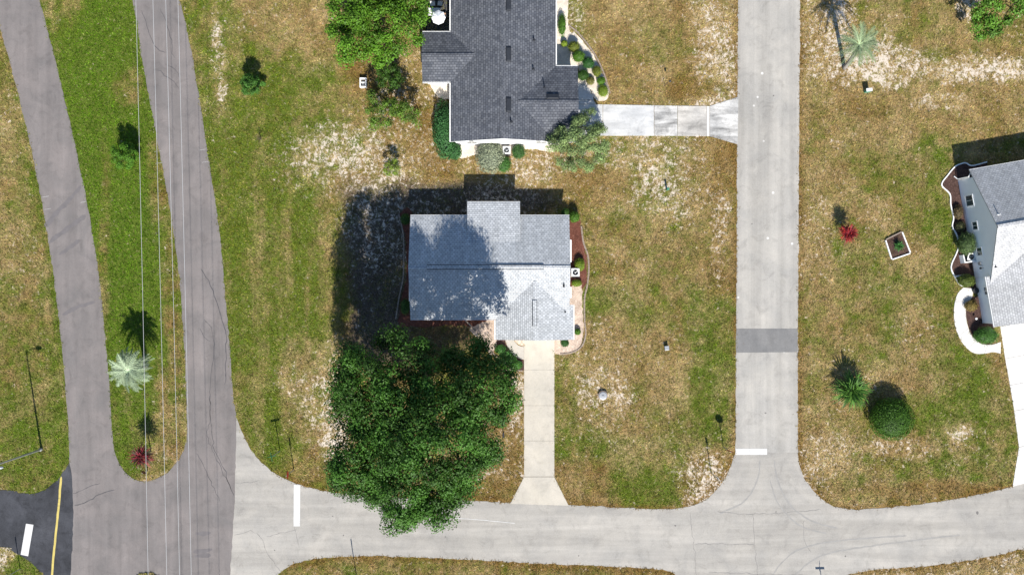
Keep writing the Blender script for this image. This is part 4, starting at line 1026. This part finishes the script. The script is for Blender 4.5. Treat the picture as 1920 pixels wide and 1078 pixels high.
def tree(name, label, base, outline, zref, ztop, zedge, zlow, ncl, clr, per, leafL, leafW, col, tr, cat='tree', group=None, bark='bark', lowfrac=.35, gap=0.0, warm=.15, cvar=.22, gf=.35, zj=.25, lobe=0.0, lf=.3, var=.35, seed=1):
    """trunk and limbs that reach clumps of leaves; outline = crown plan in metres"""
    random.seed(seed)
    base = Vector(base); e = empty(name, base, label, cat, group)
    poly = np.array(outline); lo = poly.min(0); hi = poly.max(0)
    qx, qy = np.meshgrid(np.linspace(lo[0], hi[0], 40), np.linspace(lo[1], hi[1], 40)); ok = inside(qx.ravel(), qy.ravel(), poly)
    def edge_d(x, y):
        p = poly; q = np.roll(poly, -1, 0); d = 1e9 * np.ones(len(x))
        for (x1, y1), (x2, y2) in zip(p, q):
            dx, dy = x2 - x1, y2 - y1; tt = np.clip(((x - x1) * dx + (y - y1) * dy) / (dx * dx + dy * dy + 1e-9), 0, 1)
            d = np.minimum(d, np.hypot(x - x1 - tt * dx, y - y1 - tt * dy))
        return d
    dm = edge_d(qx.ravel()[ok], qy.ravel()[ok]).max()
    cs = []; tries = 0
    mind = clr * .75
    while len(cs) < ncl and tries < 20000:
        tries += 1
        x = random.uniform(lo[0], hi[0]); y = random.uniform(lo[1], hi[1])
        if not inside(np.array([x]), np.array([y]), poly)[0]: continue
        ed = edge_d(np.array([x]), np.array([y]))[0]
        if ed < clr * .45: continue
        if gap and fbm(np.array([x]), np.array([y]), gf, 2, seed)[0] < gap: continue
        k = min(1, ed / dm)
        zt = zedge + (ztop - zedge) * (1 - (1 - k) ** 2) + lobe * (fbm(np.array([x]), np.array([y]), lf, 2, seed + 5)[0] - .5)
        z = zt - clr * .5 - abs(random.gauss(0, zj)) if random.random() > lowfrac else random.uniform(zlow + (zt - zlow) * .15 * (1 - k), zt - clr)
        if any((c[0] - x) ** 2 + (c[1] - y) ** 2 + ((c[2] - z) * .8) ** 2 < mind ** 2 for c in cs): continue
        cs.append((x, y, z))
    rs_ = [clr * random.uniform(.75, 1.25) for _ in cs]
    co, f, cc = clump_leaves(cs, rs_, per, leafL, leafW, col, var=var, cvar=cvar, warm=warm)
    foliage_obj('crown', co, f, cc, e)
    mb = MB(); cen = np.mean(np.array(cs), 0)
    fork = Vector((base.x + (cen[0] - base.x) * .3, base.y + (cen[1] - base.y) * .3, base.z + max(.4, zlow * .62)))
    tp = branch(mb, base - Vector((0, 0, .1)), fork, tr, tr * .75, 10, 5, .02)
    nl = max(4, min(9, ncl // 9)); ang = {}
    for c in cs:
        k = int((math.atan2(c[1] - fork.y, c[0] - fork.x) + math.pi) / (2 * math.pi) * nl) % nl; ang.setdefault(k, []).append(c)
    for k, L in ang.items():
        m = Vector(np.mean(np.array(L), 0)); m.z = max(fork.z + .2, m.z - clr * .6)
        pl = branch(mb, fork, m, tr * .5, tr * .2, 7, 5, .06)
        for c in L:
            s_ = pl[random.randint(2, len(pl) - 1)]; branch(mb, s_, c, tr * .16, tr * .04, 5, 3, .07)
    mb.build('trunk', M[bark], e, True)
    return e

def outl(pts, z): return [tuple(P(*p, z)[:2]) for p in pts]
def circ(px, py, r, z, n=14, jit=.12, seed=0):
    q = random.Random(seed); c = P(px, py, z); k = (1 - z / CAM_H) / PPM
    return [(c.x + math.cos(2 * math.pi * i / n) * r * k * q.uniform(1 - jit, 1 + jit), c.y + math.sin(2 * math.pi * i / n) * r * k * q.uniform(1 - jit, 1 + jit)) for i in range(n)]

OAK = [(604, 770), (612, 705), (640, 648), (700, 632), (745, 610), (790, 626), (815, 654), (850, 656), (890, 634), (935, 642), (968, 684), (972, 755), (955, 790), (945, 800), (948, 850), (905, 900), (880, 945), (852, 990), (800, 985), (738, 1002), (712, 968), (660, 955), (622, 930), (608, 880), (625, 830)]
tree('oak_tree', 'huge dark green oak tree overhanging the concrete street', P(812, 766), outl(OAK, 12), 12, 16.8, 12.0, 9.0, 310, 1.05, 300, .25, .145, (.044, .116, .014), .42, lowfrac=.2, gap=.31, gf=.9, lobe=5.0, lf=.33, zj=.7, warm=.07, cvar=.42, var=.22, seed=11)
T2 = [(596, -60), (600, 40), (612, 80), (628, 112), (655, 124), (680, 108), (705, 118), (735, 122), (765, 108), (790, 85), (802, 50), (806, -20), (800, -110), (740, -180), (650, -170), (605, -120)]
tree('leafy_tree', 'bright green broad tree left of the dark roofed house', P(706, 5), outl(T2, 7), 7, 9.5, 6.3, 3.6, 145, .95, 320, .23, .14, (.08, .19, .014), .3, lowfrac=.25, zj=.5, lobe=3.5, lf=.45, warm=.2, cvar=.25, seed=12)
T4 = [(1800, 5), (1815, -20), (1830, 30), (1835, 55), (1850, 72), (1878, 62), (1895, 48), (1925, 40), (1990, 20), (2010, -60), (1960, -130), (1870, -130), (1815, -70)]
tree('leafy_tree', 'bright green tree cut off by the top right corner', P(1870, -20), outl(T4, 5), 5, 6.5, 4.4, 2.4, 60, .8, 260, .24, .15, (.085, .20, .022), .22, lowfrac=.3, warm=.25, cvar=.3, seed=13)
tree('silvery_tree', 'loose grey green tree at the corner of the dark roofed house', P(1082, 262), circ(1092, 262, 62, 4, 16, .18, 4), 4, 5.2, 3.2, 1.6, 95, .5, 210, .17, .08, (.19, .27, .10), .12, lowfrac=.35, bark='bark_grey', gap=.28, gf=.8, warm=.1, cvar=.35, seed=14)
tree('understory_tree', 'sparse ragged small tree with open crown below the bright green tree', P(735, 215), outl([(686, 160), (705, 170), (735, 178), (770, 186), (788, 200), (784, 232), (760, 228), (735, 222), (715, 246), (692, 244), (684, 205)], 3.6), 3.6, 4.4, 3.0, 1.4, 48, .5, 130, .18, .09, (.085, .165, .02), .10, lowfrac=.35, bark='bark_grey', gap=.36, warm=.2, cvar=.35, seed=15)
tree('dense_shrub_tree', 'dark green dense small tree hanging under the bright green tree', P(728, 145), circ(728, 142, 28, 2.6, 12, .15, 6), 2.6, 3.4, 2.2, .8, 26, .45, 120, .17, .09, (.045, .11, .014), .10, seed=16)
tree('crepe_myrtle', 'small dark tree with white blossoms on the lawn right of the asphalt road', P(477, 168), circ(468, 160, 26, 1.8, 12, .15, 7), 1.8, 2.6, 1.5, .5, 26, .36, 130, .26, .07, (.06, .16, .025), .05, zj=.4, seed=17)
tree('young_tree', 'small bushy green tree on the grass between the two asphalt lanes', P(243, 304), circ(229, 291, 28, 2.0, 12, .18, 8), 2.0, 2.9, 1.6, .5, 26, .38, 130, .28, .06, (.09, .22, .02), .05, zj=.4, seed=18)
tree('small_shrub_tree', 'yellow green small tree alone on the sandy lawn', P(735, 312), circ(733, 312, 20, 1.5, 10, .18, 9), 1.5, 2.3, 1.3, .4, 18, .33, 80, .15, .07, (.16, .25, .03), .05, seed=19)

def shrub(px, py, rx, ry, h, label, col, per=900, leaf=.10, name='shrub', cat='shrub', group=None, rough=.10, rot=0.0, warm=.12, var=.35):
    """clipped or rounded bush: leafy shell over a woody core, with a stem"""
    c = P(px, py, h * .5); c.z = 0; e = empty(name, c, label, cat, group)
    rx /= PPM; ry /= PPM; n = int(per)
    d = rng.normal(size=(n, 3)); d[:, 2] = np.abs(d[:, 2]) * 1.1 - .25; d /= np.linalg.norm(d, axis=1, keepdims=True)
    wob = 1 + rough * 2.5 * (fbm(d[:, 0] * 2 + px, d[:, 1] * 2 + d[:, 2] * 2 + py, 1.6, 3, 5) - .5)
    rad = (wob * (1 - .22 * rng.random(n) ** 2))[:, None]
    loc = d * rad * np.array([rx, ry, h * .55]); ca, sa = math.cos(rot), math.sin(rot)
    loc = np.stack([loc[:, 0] * ca - loc[:, 1] * sa, loc[:, 0] * sa + loc[:, 1] * ca, np.maximum(loc[:, 2] + h * .45, .03)], 1)
    pts = loc + np.array(c)
    cl = leaf_cols(n, col, var, warm) * (.75 + .5 * fbm(pts[:, 0], pts[:, 1], 2.5, 2, 9))[:, None]
    co, f, cc = leaf_cards(pts, d + rng.normal(size=(n, 3)) * .45 + np.array([0, 0, .25]), leaf * 1.5, leaf * .8, cl)
    # core
    nu, nv = 14, 7; cv = []
    for j in range(nv + 1):
        ph = -.5 + (math.pi / 2 + .5) * j / nv
        for i in range(nu):
            th = 2 * math.pi * i / nu; x = math.cos(th) * math.cos(ph) * rx * .84; y = math.sin(th) * math.cos(ph) * ry * .84
            cv.append((c.x + x * ca - y * sa, c.y + x * sa + y * ca, max(.02, h * .45 + math.sin(ph) * h * .46)))
    cf = []
    for j in range(nv):
        for i in range(nu):
            a, b = j * nu + i, j * nu + (i + 1) % nu; cf += [(a, b, b + nu), (a, b + nu, a + nu)]
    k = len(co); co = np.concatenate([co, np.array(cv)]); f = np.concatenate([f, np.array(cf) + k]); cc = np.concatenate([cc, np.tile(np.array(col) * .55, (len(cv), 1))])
    foliage_obj('foliage', co, f, cc, e)
    mb = MB(); branch(mb, c - Vector((0, 0, .08)), c + Vector((0, 0, h * .45)), .05, .03, 6, 3, .03); mb.build('stem', M['bark'], e)
    return e
DG = (.038, .10, .014); MG = (.08, .185, .018); LG = (.18, .27, .025); OG = (.15, .185, .025)
shrub(1673, 786, 41, 40, 2.3, 'large round dark green clipped bush on the right lawn', (.05, .125, .011), 5200, .10, rough=.05)
shrub(835, 243, 23, 55, 2.2, 'tall blue green hedge along the left wall of the dark roofed house', (.045, .14, .04), 3800, .12, 'hedge', 'hedge', rough=.16)
shrub(852, 284, 14, 16, 1.6, 'blue green bush at the lower end of the tall hedge', (.045, .14, .04), 900, .11)
shrub(919, 294, 27, 31, 1.7, 'round pale flowering bush below the dark roofed house', (.26, .30, .20), 2400, .10, rough=.10, var=.6)
shrub(944, 308, 15, 16, 1.1, 'bright green low bush beside the pale flowering bush', (.06, .16, .03), 700, .09)
shrub(972, 285, 13, 14, 1.2, 'small clipped green bush right of the air conditioner below the dark roof', (.05, .13, .03), 800, .08, rough=.05)
for px, py, rx, ry, h, lb, cl in ((1054, 47, 8, 22, 1.1, 'narrow upright green hedge beside the right eave of the dark roof', MG), (1058, 82, 6, 6, .7, 'tiny round bush at the top of the curved shrub row', LG),
        (1076, 88, 12, 11, 1.2, 'uppermost olive ball bush of the curved shrub row', OG), (1085, 106, 13, 12, 1.2, 'middle bright ball bush of the curved shrub row', MG), (1103, 118, 12, 12, 1.2, 'lowest outer ball bush of the curved shrub row', (.04, .13, .03)),
        (1093, 141, 12, 11, 1.0, 'dark bush touching the corner of the dark roof garage', DG), (1119, 134, 9, 11, .9, 'loose olive bush right of the dark corner bush', OG), (1127, 152, 8, 8, .7, 'small loose bush in the lower half of the shrub row', MG), (1131, 171, 11, 12, .7, 'yellow green bush at the lower tip of the shrub row', LG), (1107, 152, 8, 8, .6, 'pale yellowish low bush above the curved walk', (.18, .18, .05))):
    shrub(px, py, rx, ry, h, lb, cl, 520, .07, rough=.06, group='shrubs beside the dark roofed house')
for px, py, rx, ry, h, lb, cl in ((760, 411, 10, 11, 1.3, 'dark round bush at the shaded upper left corner of the pale roof', DG), (1077, 407, 11, 11, 1.4, 'round clipped bush at the upper right corner of the pale roof', MG), (1060, 398, 8, 8, 1.0, 'small bush in shade behind the upper right corner of the pale roof', DG),
        (1087, 496, 10, 13, .9, 'yellow green bush just above the air conditioner of the pale grey house', LG), (1081, 531, 10, 7, .7, 'yellow green bush just below the air conditioner of the pale grey house', LG), (1083, 622, 6, 6, .6, 'tiny ball bush right of the pale roof garage', MG), (1059, 643, 8, 7.5, .8, 'clipped ball bush right of the top of the driveway', (.035, .10, .02)),
        (760, 575, 10, 16, 1.2, 'dark bush in deep shade by the left wall of the pale grey house', DG)):
    shrub(px, py, rx, ry, h, lb, cl, 520, .07, rough=.06, group='shrubs beside the pale grey house')
for px, py, rx, ry, h, lb, cl in ((1812, 457, 17, 22, 1.9, 'tall olive bush against the side wall of the pale blue house', (.085, .14, .045)), (1812, 526, 17, 13, 1.2, 'round olive bush above the curved white walk', (.10, .14, .025)), (1849, 629, 25, 17, 1.3, 'broad bright green bush between walk and white driveway', (.055, .15, .02)), (1821, 573, 13, 11, .7, 'yellow brown flowering bush inside the curved white walk', (.22, .17, .05)),
        (1797, 398, 9, 14, .7, 'low brownish bush in the mulch bed below the first wall window', (.13, .10, .05)), (1801, 425, 9, 10, .7, 'low olive bush in the mulch bed above the tall olive bush', (.11, .12, .05))):
    shrub(px, py, rx, ry, h, lb, cl, 1100 if rx > 15 else 420, .085, rough=.14, group='shrubs beside the pale blue house', var=.45)
# low row beside the driveway
for px, py, lb in ((938, 655, 'first low green plant of the row beside the walk, next to the garage'), (948, 665, 'second low green plant of the row from the garage'), (958, 675, 'third low green plant of the row from the garage'), (969, 684, 'last low green plant of the row, next to the driveway')):
    shrub(px, py, 11, 9, .6, lb, (.055, .17, .03), 520, .08, rough=.12, group='low plants between walk and driveway')

def blade_plant(px, py, r, h, label, col, name, cat, nb=120, wid=.05, stem=0.0, droop=.5, group=None, col2=None, base=None):
    """strap-leaved rosette on a stem"""
    c = P(px, py) if base is None else Vector(base); e = empty(name, c, label, cat, group); R = r / PPM
    vs, fs, cc = [], [], []
    for i in range(nb):
        az = random.uniform(0, 2 * math.pi); el = random.uniform(.15, 1.35); L = R * random.uniform(.75, 1.15) / max(.45, math.cos(el) ** .4)
        o = c + Vector((random.gauss(0, R * .12), random.gauss(0, R * .12), stem + random.uniform(0, max(.1, h - stem) * .35)))
        d = Vector((math.cos(az) * math.cos(el), math.sin(az) * math.cos(el), math.sin(el))); s_ = Vector((-math.sin(az), math.cos(az), 0))
        k = np.array(col if (col2 is None or random.random() < .6) else col2) * random.uniform(.6, 1.4); b = len(vs)
        for t, ww_ in ((0, .5), (.45, 1), (.8, .7), (1, .05)):
            p = o + d * L * t - Vector((0, 0, L * droop * t * t)); p.z = max(p.z, .02); vs += [p + s_ * wid * ww_ / 2, p - s_ * wid * ww_ / 2]; cc += [k, k]
        for j in range(3): fs += [(b + 2 * j, b + 2 * j + 1, b + 2 * j + 3), (b + 2 * j, b + 2 * j + 3, b + 2 * j + 2)]
    foliage_obj('leaves', np.array([tuple(v) for v in vs]), np.array(fs), np.clip(np.array(cc), 0, 1), e)
    mb = MB(); mb.tube([c - Vector((0, 0, .08)), c + Vector((0, 0, stem + .12))], [.06, .04], 7); mb.build('stem', M['bark'], e)
    return e
random.seed(5)
blade_plant(1579, 439, 19, 2.2, 'red leaved bush on the right lawn', (.36, .03, .03), 'red_bush', 'bush', 260, .06, 1.2, .35, col2=(.18, .03, .04))
blade_plant(283, 846, 24, 3.0, 'dark red spiky plant near the tip of the grass between lanes', (.20, .02, .03), 'red_spiky_plant', 'plant', 230, .06, 1.9, .45, col2=(.06, .04, .03))
blade_plant(1683, 461, 11, .8, 'small green plant in the square white edged bed', (.045, .14, .03), 'green_plant', 'plant', 110, .05, .15, .4)
blade_plant(489, 262, 10, 1.2, 'thin bare twiggy sapling on the left lawn', (.12, .09, .06), 'sapling', 'plant', 22, .025, .5, .1)

def frond_mesh(name, L, nl, lw, ll, droop, col, vee=.6):
    """feather leaf along +X, arching down"""
    vs, fs, cc = [], [], []
    def mid(t): return Vector((L * (t - .10 * droop * t * t), 0, L * (.34 * t - droop * .62 * t * t)))
    prev = None
    for i in range(9):
        t = i / 8; p = mid(t); w = .045 * (1 - .8 * t); b = len(vs); vs += [p + Vector((0, w, 0)), p - Vector((0, w, 0))]; cc += [np.array(col) * 1.5] * 2
        if prev is not None: fs += [(prev, prev + 1, b + 1), (prev, b + 1, b)]
        prev = b
    for i in range(nl):
        t = .12 + .86 * (i + .5) / nl; p = mid(t); s0 = math.sin(math.pi * min(1, t * .9 + .12)) ** .6
        for sg in (-1, 1):
            l = ll * s0 * random.uniform(.85, 1.1); a = math.radians(52 - 22 * t) + random.gauss(0, .06)
            d = Vector((math.cos(a), sg * math.sin(a), vee * random.uniform(.5, 1.0) - .35)).normalized(); k = np.array(col) * random.uniform(.75, 1.3); b = len(vs)
            e_ = Vector((1, 0, 0)) * lw; q = p + d * l; q.z -= l * .28
            vs += [p, p + e_, p + d * l * .55 + e_ * .6, p + d * l * .55 - e_ * .1, q]; cc += [k] * 5
            fs += [(b, b + 1, b + 2), (b, b + 2, b + 3), (b + 3, b + 2, b + 4)]
    me = np_mesh(name, np.array([tuple(v) for v in vs]), np.array(fs), [M['leaf']], {'col': np.clip(np.array(cc), 0, 1)})
    return me

def palm(base, crown, label, nf, L, ll, lw, col, name, tr=.2, droopr=(.7, 1.25), group=None, nl=22):
    base = Vector(base); crown = Vector(crown); e = empty(name, base, label, 'palm', group)
    mb = MB(); pts = []; rad = []
    for i in range(11):
        t = i / 10; p = base.lerp(crown, t); p += Vector((0, 0, 0)) + (Vector((crown.x - base.x, crown.y - base.y, 0)) * (t * t - t) * .5)
        pts.append(p - Vector((0, 0, .1 if i == 0 else 0))); rad.append(tr * (1.25 if i == 0 else (1.0 + .08 * (i % 2))) * (1 - .15 * t))
    mb.tube(pts, rad, 10); mb.build('trunk', M['bark_grey'], e, True)
    meshes = [frond_mesh('frond', L, nl, lw, ll, random.uniform(*droopr), np.array(col) * random.uniform(.8, 1.2)) for _ in range(5)]
    for k in range(nf):
        o = bpy.data.objects.new('frond', random.choice(meshes)); C.objects.link(o); o.parent = e
        o.location = crown - base; lift = -.55 * (1 - (k / nf)) * random.uniform(.6, 1.3) if k > nf * .3 else random.uniform(-.2, .25)
        o.rotation_euler = (random.gauss(0, .12), lift, k * 2.399 + random.gauss(0, .15)); s = random.uniform(.8, 1.1); o.scale = (s, s, s)
    return e
random.seed(21)
palm(P(274, 686), P(241, 695, 3.6), 'silver green palm on the grass between the two asphalt lanes', 46, 2.25, .55, .075, (.33, .41, .26), 'silver_palm', .22, (.8, 1.9))
palm(P(1583, 128), P(1611, 84, 4.7), 'leaning grey green palm on the sandy lawn at top right', 34, 2.4, .5, .06, (.20, .26, .14), 'jelly_palm', .2, (.6, 1.7))
blade_plant(1588, 729, 36, 1.9, 'feathery bright green cycad beside the large round bush', (.09, .20, .03), 'cycad', 'plant', 330, .09, .75, .45, col2=(.05, .13, .02))

# ------------------------------------------------------------------ small things on the lawns
def sign_post(base, h, label, kind, mat=None, rot=0.0, name='road_sign', cat='sign', group=None):
    b = Vector(base); e = empty(name, b, label, cat, group)
    MB().box(b.x - .035, b.x + .035, b.y - .03, b.y + .03, -.1, h).build('post', M['metal'], e)
    T = Matrix.Translation(b) @ Matrix.Rotation(rot, 4, 'Z')
    if kind == 'stop':
        n = 8; R = .41; vs = []
        for x in (.036, .046):
            for k in range(n):
                a = math.pi / 8 + k * math.pi / 4; vs.append(T @ Vector((x, math.cos(a) * R, h - .38 + math.sin(a) * R)))
        MB().add(vs, [tuple(range(n - 1, -1, -1))] + [(k, (k + 1) % n, n + (k + 1) % n, n + k) for k in range(n)]).build('sign_back', M['rust'], e)
        MB().add([v + (T.to_3x3() @ Vector((.002, 0, 0))) for v in vs[n:]], [tuple(range(n))]).build('sign_face', M['sign_red'], e)
    elif kind == 'street':
        MB().box(-.45, .45, -.012, .012, h, h + .2, 0, T).build('name_blade', M['sign_green'], e)
        MB().box(-.012, .012, -.45, .45, h + .21, h + .41, 0, T).build('name_blade', M['sign_green'], e)
        MB().box(-.03, .03, -.03, .03, h + .2, h + .212, 0, T).build('bracket', M['metal'], e)
    elif kind == 'plate':
        MB().box(.036, .048, -.23, .23, h - .62, h, 0, T).build('sign_plate', M['trim'] if mat is None else mat, e)
    return e
sign_post(P(551, 880), 2.9, 'red octagonal stop sign by the white bar at the asphalt road', 'stop', rot=0)
sign_post(P(525, 845), 2.7, 'street name sign on the left lawn next to the stop sign', 'street', rot=.2)
sign_post(P(1356, 837), 2.9, 'octagonal sign at the corner lawn by the white bar on the cross street', 'stop', rot=math.pi / 2 - .25)
sign_post(P(1333, 885), 3.2, 'thin street sign post on the corner lawn near the curve', 'plate', rot=.6)
sign_post(P(668, 1076), 3.2, 'thin sign post at the bottom edge below the oak tree', 'plate', rot=.05)
sign_post(P(1547, 1128), 3.0, 'street name sign just below the frame whose shadow falls on the concrete', 'street', rot=0)
sign_post(P(38, 1066), 2.9, 'sign post on the grass corner at bottom left', 'plate', rot=.1)
sign_post(P(277, 882), 1.3, 'short post with small sign at the tip of the grass between lanes', 'plate', M['rust'], .9)
# street light
lb = P(78, 842); lp = empty('street_light', lb, 'tall street light pole leaning out of the left edge', 'street light')
MB().tube([lb - Vector((0, 0, .1)), lb + Vector((0, 0, .3)), lb + Vector((0, 0, .31)), lb + Vector((0, 0, 8.9))], [.16, .16, .11, .06], 10).build('pole', M['metal'], lp)
MB().tube([lb + Vector((0, 0, 8.7)), lb + Vector((.5, .04, 9.05)), lb + Vector((1.1, .08, 9.1))], .035, 7).build('arm', M['metal'], lp)
MB().tube([lb + Vector((.95, .07, 9.1)), lb + Vector((1.15, .09, 9.1)), lb + Vector((1.5, .1, 9.08)), lb + Vector((1.62, .1, 9.06))], [.06, .15, .14, .05], 8).build('lamp_head', M['metal'], lp)
# hook with feeder, mailbox, pedestals, well, boxes
hb = P(1246, 162); e = empty('feeder_pole', hb, 'thin dark hook pole on the lawn above the stained driveway', 'pole')
MB().tube([hb - Vector((0, 0, .1)), hb + Vector((0, 0, 1.5)), hb + Vector((.08, .1, 1.68)), hb + Vector((.25, .16, 1.66)), hb + Vector((.3, .17, 1.5))], .022, 6).build('pole', M['metal_dark'], e)
MB().lathe(hb + Vector((.3, .17, 1.22)), [(.05, 0), (.09, .03), (.07, .2), (.12, .22), (.02, .29)], 10).build('feeder', M['metal_dark'], e)
mbp = P(944, 812); e = empty('mailbox', mbp, 'dark mailbox on a post right of the oak tree', 'mailbox')
MB().box(mbp.x - .05, mbp.x + .05, mbp.y - .05, mbp.y + .05, -.1, 1.0).build('post', M['wood'], e)
vs = []
for y in (-.25, .25):
    for k in range(7): a = math.pi * k / 6; vs.append((mbp.x + math.cos(a) * .1, mbp.y + y, 1.12 + math.sin(a) * .1))
    vs += [(mbp.x - .1, mbp.y + y, 1.0), (mbp.x + .1, mbp.y + y, 1.0)]
MB().add(vs, [tuple(range(8, -1, -1)), tuple(range(9, 18))] + [(k, (k + 1) % 9, 9 + (k + 1) % 9, 9 + k) for k in range(9)]).build('box', M['metal_dark'], e)
def pedestal(px, py, s, h, mat, label, lid=None, rot=.1, name='utility_box', cat='box'):
    b = P(px, py); e = empty(name, b, label, cat); T = Matrix.Translation(b) @ Matrix.Rotation(rot, 4, 'Z')
    bevel(MB().box(-s[0], s[0], -s[1], s[1], -.05, h, 0, T).build('cabinet', mat, e), .02)
    bevel(MB().box(-s[0] - .02, s[0] + .02, -s[1] - .02, s[1] + .02, h, h + .05, 0, T).build('lid', lid or mat, e), .015)
    return e
pedestal(1249, 652, (.2, .2), .42, M['metal'], 'small grey utility box on the lawn left of the asphalt patch')
pedestal(1624, 172, (.28, .14), .75, M['plastic_green'], 'small green utility pedestal on the sandy lawn', M['trim'])
pedestal(1250, 356, (.09, .09), .85, M['plastic_green'], 'thin dark green marker post on the sandy lawn below the driveway', name='marker_post', cat='post')
wl = empty('well_riser', P(1130, 741), 'round grey concrete well cap in a sandy patch of the lawn', 'well cap')
MB().lathe(P(1130, 741), [(.50, -.05), (.49, .26), (.44, .28), (.40, .28)], 20).build('ring', M['stone'], wl)
MB().lathe(P(1130, 741), [(.40, .2), (.40, .30), (.34, .32), (.02, .33)], 20).build('lid', M['metal'], wl)
MB().tube([P(1130, 741) + Vector((-.12, 0, .32)), P(1130, 741) + Vector((-.1, 0, .38)), P(1130, 741) + Vector((.1, 0, .38)), P(1130, 741) + Vector((.12, 0, .32))], .015, 6).build('handle', M['metal_dark'], wl)
fb = empty('pump_box', P(682, 157), 'white open square frame box left of the dark dense small tree', 'box'); c = P(682, 157)
for x0, x1, y0, y1 in ((-.34, .34, .36, .48), (-.34, .34, -.48, -.36), (-.34, -.23, -.36, .36), (.23, .34, -.36, .36)): MB().box(c.x + x0, c.x + x1, c.y + y0, c.y + y1, -.05, .45).build('side_panel', M['trim'], fb)
MB().box(c.x - .15, c.x + .12, c.y - .22, c.y + .2, -.02, .3).build('pump', M['metal'], fb); MB().box(c.x - .23, c.x + .23, c.y - .02, c.y + .06, .36, .42).build('cross_bar', M['trim'], fb)
# square bed with white edging
sq = [(1659, 450), (1690, 434.5), (1706, 475), (1671, 487)]
sb = empty('square_planter', P(1682, 461), 'square bed with white border boards and dark mulch on the right lawn', 'planter')
MB().slab([tuple(P(*p)[:2]) for p in sq], .08, -.05).build('mulch', M['mulch_dark'], sb)
for a, b in zip(sq, sq[1:] + sq[:1]):
    pa, pb = P(*a), P(*b); t = (pb - pa).normalized(); n = Vector((-t.y, t.x, 0)) * .055
    MB().slab([tuple((pa + n + t * .06)[:2]), tuple((pb + n - t * .06)[:2]), tuple((pb - n - t * .06)[:2]), tuple((pa - n + t * .06)[:2])], .2, -.05).build('border_board', M['stone' if b == sq[1] else 'trim'], sb)
sp = empty('garden_light', P(1826.5, 597), 'small white garden light in dark mulch inside the curved walk', 'garden light'); c = P(1826.5, 597)
MB().tube([c - Vector((0, 0, .05)), c + Vector((0, 0, .35))], .02, 6).build('stake', M['metal'], sp); MB().lathe(c + Vector((0, 0, .35)), [(.06, 0), (.12, .05), (.11, .09), (.03, .13)], 10).build('lamp_cap', M['trim'], sp)

# ------------------------------------------------------------------ power line
WZ = 12.0
ends = []
for i, (xa, xb, lab) in enumerate(((254, 277, 'leftmost thin overhead power wire running down the left of the picture'), (286, 312, 'second overhead power wire from the left'), (310, 336, 'third overhead power wire from the left'), (333, 358, 'rightmost overhead power wire over the asphalt lane'))):
    pa, pb = P(xa, 0, WZ), P(xb, 1078, WZ); d = (pb - pa) / (pb.y - pa.y)
    pts = [pa + d * (y - pa.y) for y in np.linspace(75, -75, 13)]
    pts = [p + Vector((0, 0, .9 * ((p.y / 75) ** 2 - .2))) for p in pts]
    MB().tube(pts, .0155, 5).build('power_wire', M['wire']); o = bpy.context.scene.objects[-1] if False else None
    ends.append((pts[0], pts[-1], lab))
for o, (a, b, lab) in zip([o for o in C.objects if o.name.startswith('power_wire')], ends): tag(o, lab, 'wire', 'power wires')
for k, yn in ((0, 'top'), (1, 'bottom')):
    ps = [e_[k] for e_ in ends]; c = sum(ps, Vector()) / 4; zz_ = ps[0].z
    e = empty('utility_pole', (c.x, c.y, 0), 'wooden utility pole beyond the %s edge carrying the wires' % yn, 'utility pole', 'utility poles')
    MB().tube([Vector((c.x, c.y, -.1)), Vector((c.x, c.y, zz_ + .4))], [.17, .11], 10).build('pole', M['wood'], e)
    MB().box(c.x - 2.1, c.x + 2.1, c.y - .06, c.y + .06, zz_ - .22, zz_ - .10).build('crossarm', M['wood'], e)
    for p in ps: MB().lathe(Vector((p.x, c.y, zz_ - .11)), [(.05, 0), (.05, .05), (.03, .08)], 8).build('insulator', M['trim'], e)
